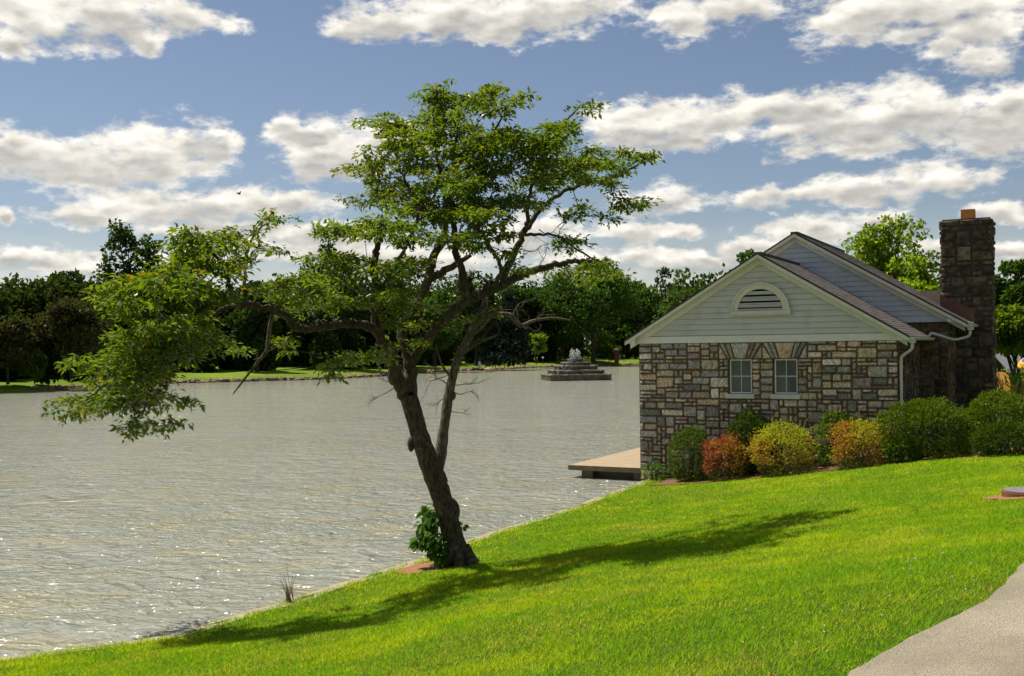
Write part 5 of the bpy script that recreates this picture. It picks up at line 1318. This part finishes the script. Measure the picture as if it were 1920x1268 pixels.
for i in range(7):
    for j in range(12): a = i * 12 + j; b = i * 12 + (j + 1) % 12; T += [(a, a + 12, b + 12), (a, b + 12, b)]
link_mesh('globe', tri_mesh('globe', V, T, simple('white_globe', (.8, .8, .76), .3), smooth=True), lp_)
b_ = far_base(917, 689, 1.0); bn = tag(empty('park_bench', tuple(b_), .3), 'dark park bench on the far bank near the dead stem', 'bench')
mb = MB(); [mb.box(-.8, .8, -.25 + k_ * .13, -.14 + k_ * .13, .42, .46) for k_ in range(4)]; mb.build('seat', M['twig'], bn)
mb = MB(); [mb.box(-.8, .8, .27, .30, .52 + k_ * .14, .62 + k_ * .14) for k_ in range(3)]; mb.build('backrest', M['twig'], bn)
for sx in (-.7, .62):
    mb = MB(); mb.box(sx, sx + .08, -.25, -.17, -.2, .42); mb.box(sx, sx + .08, .30, .36, -.2, .95); mb.box(sx, sx + .08, -.25, .30, .38, .418); mb.build('leg', M['dark'], bn)
def boulder(label, px, py, sx, sz, col):
    b_ = far_base(px, py, .95); u, v = np.meshgrid(np.linspace(0, math.pi, 9), np.linspace(0, 6.28, 14, endpoint=False), indexing='ij')
    q = np.stack([np.sin(u) * np.cos(v), np.sin(u) * np.sin(v), np.cos(u)], -1).reshape(-1, 3); V = q * (1 + .5 * (fbm(q * 1.7 + px, 3) - .5))[:, None] * [sx, sx * .8, sz] + [0, 0, sz * .7]; T = []
    for i in range(8):
        for j in range(14): a = i * 14 + j; b = i * 14 + (j + 1) % 14; T += [(a, a + 14, b + 14), (a, b + 14, b)]
    o = link_mesh('boulder', tri_mesh('boulder', V, T, simple('pale_rock', col, .9, 4, .3))); o.location = tuple(b_); tag(o, label, 'boulder')
boulder('upright pale grey boulder on the far bank left of the dark bench', 899, 689, .33, .62, (.36, .36, .36))
boulder('broad brown boulder at the waterline below the dark bench', 919, 697, .85, .38, (.30, .22, .12))

# hut and striped parasol at the right edge
hd = 56.0; hx = ray(1886, 690)[0] * hd; hz = 1.0
ht = tag(empty('garden_hut', (hx, hd, hz)), 'ochre hut with a plain grey roof at the right edge of the photo', 'hut')
mb = MB(); mb.box(.35, 4.6, .3, 3.2, -.3, at(1900, 699, hd)[2] - hz); mb.build('wall', simple('ochre_wall', (.42, .20, .03), .8, 3, .15), ht)
mb = MB(); z0 = at(1890, 694, hd)[2] - hz; mb.prism([(.0, -.1, z0), (4.9, -.1, z0), (4.9, 1.75, z0 + .95), (.0, 1.75, z0 + .95)], (0, .02, .06)); mb.prism([(.0, 3.6, z0), (4.9, 3.6, z0), (4.9, 1.77, z0 + .95), (.0, 1.77, z0 + .95)], (0, -.02, .06)); mb.build('roof', simple('grey_roof', (.13, .13, .135), .7, 4, .15), ht)
mb = MB(); mb.box(-.02, 4.92, -.14, -.10, z0 - .14, z0 + .05); mb.build('fascia', M['trim'], ht)
pp_ = at(1935, 700, 44); pz = float(zlawn(pp_[0], pp_[1]))
ps = tag(empty('striped_parasol', (pp_[0], pp_[1], pz)), 'tilted parasol in yellow, orange and blue stripes at the right edge', 'parasol')
ax_ = np.array([-.52, -.35, .78]); ax_ /= np.linalg.norm(ax_); e1 = unit(np.cross(ax_, [0, 0, 1.])); e2 = np.cross(ax_, e1)
topp = at(1924, 678, 44) - np.array([pp_[0], pp_[1], pz]) + ax_ * .1
CLR = [(.75, .45, .03), (.70, .22, .02), (.75, .45, .03), (.06, .08, .35)]
V = []; F = []; MI = []; NS = 32; NRg = 6
for i in range(NRg + 1):
    a_ = i / NRg * 1.05
    for j in range(NS): w = 2 * math.pi * j / NS; p = topp + ax_ * (math.cos(a_) - 1) * .45 + (e1 * math.cos(w) + e2 * math.sin(w)) * math.sin(a_) * .45; V.append(p)
for i in range(NRg):
    for j in range(NS): F.append((i * NS + j, i * NS + (j + 1) % NS, (i + 1) * NS + (j + 1) % NS, (i + 1) * NS + j)); MI.append([3, 3, 0, 1, 0, 1][i])
o = py_mesh('canopy', V, F, [simple('parasol_cloth', c_, .8) for c_ in CLR], ps, MI, smooth=True)
o.modifiers.new('thick', 'SOLIDIFY').thickness = .01
mb = MB(); mb.tube([tuple(topp), tuple(topp - ax_ * 1.0), (0, 0, -.1)], .025, 8); mb.build('pole', simple('brown_pole', (.10, .04, .02), .6), ps)

# access cover in the lawn
mc = tag(empty('access_cover', (MH[0] + .18, MH[1] + .05, MH[2])), 'round rusty access cover with a grey lid in the lawn', 'manhole cover')
def disc(name, r0, z0, z1, mat, nseg=36):
    mb = MB(); mb.prism([(r0 * math.cos(2 * math.pi * i / nseg), r0 * math.sin(2 * math.pi * i / nseg), z0) for i in range(nseg)], (0, 0, z1 - z0)); return mb.build(name, mat, mc, bevel=.006)
disc('rim', .42, -.1, .075, simple('rusty_iron', (.17, .06, .03), .8, 14, .4, .4, 40)); disc('lid', .385, .076, .10, simple('grey_lid', (.17, .145, .145), .85, 16, .3, .6, 50))

patch('bare_patch', (BP[0], BP[1]), .15, .07, .2, simple('dry_sand', (.26, .22, .10), .95, 20, .4, .6, 50), .026)
# a bird far off in the sky
bp = at(448, 364, 70); bd = tag(empty('flying_bird', tuple(bp), .9), 'tiny dark bird flying in front of the long cloud at left', 'bird')
mb = MB(); mb.tube([(-.15, 0, 0), (-.09, 0, .005), (0, 0, 0), (.08, 0, .005), (.12, 0, .012), (.16, 0, .005)], [.01, .03, .04, .03, .026, .004], 8); mb.add([(-.15, -.012, 0), (-.15, .012, 0), (-.24, .05, 0), (-.24, -.05, 0)], [(0, 1, 2, 3)]); mb.build('body', simple('bird_feather', (.03, .028, .025), .8), bd, smooth=True)
for sg in (-1, 1):
    mb = MB(); P = [(.06, sg * .03, .01), (.07, sg * .12, .09), (.0, sg * .22, .17), (-.04, sg * .2, .15), (-.06, sg * .1, .07), (-.06, sg * .03, .01)]
    mb.prism(P, (0, 0, .006)); mb.build('wing', simple('wing_feather', (.03, .028, .025), .8), bd)
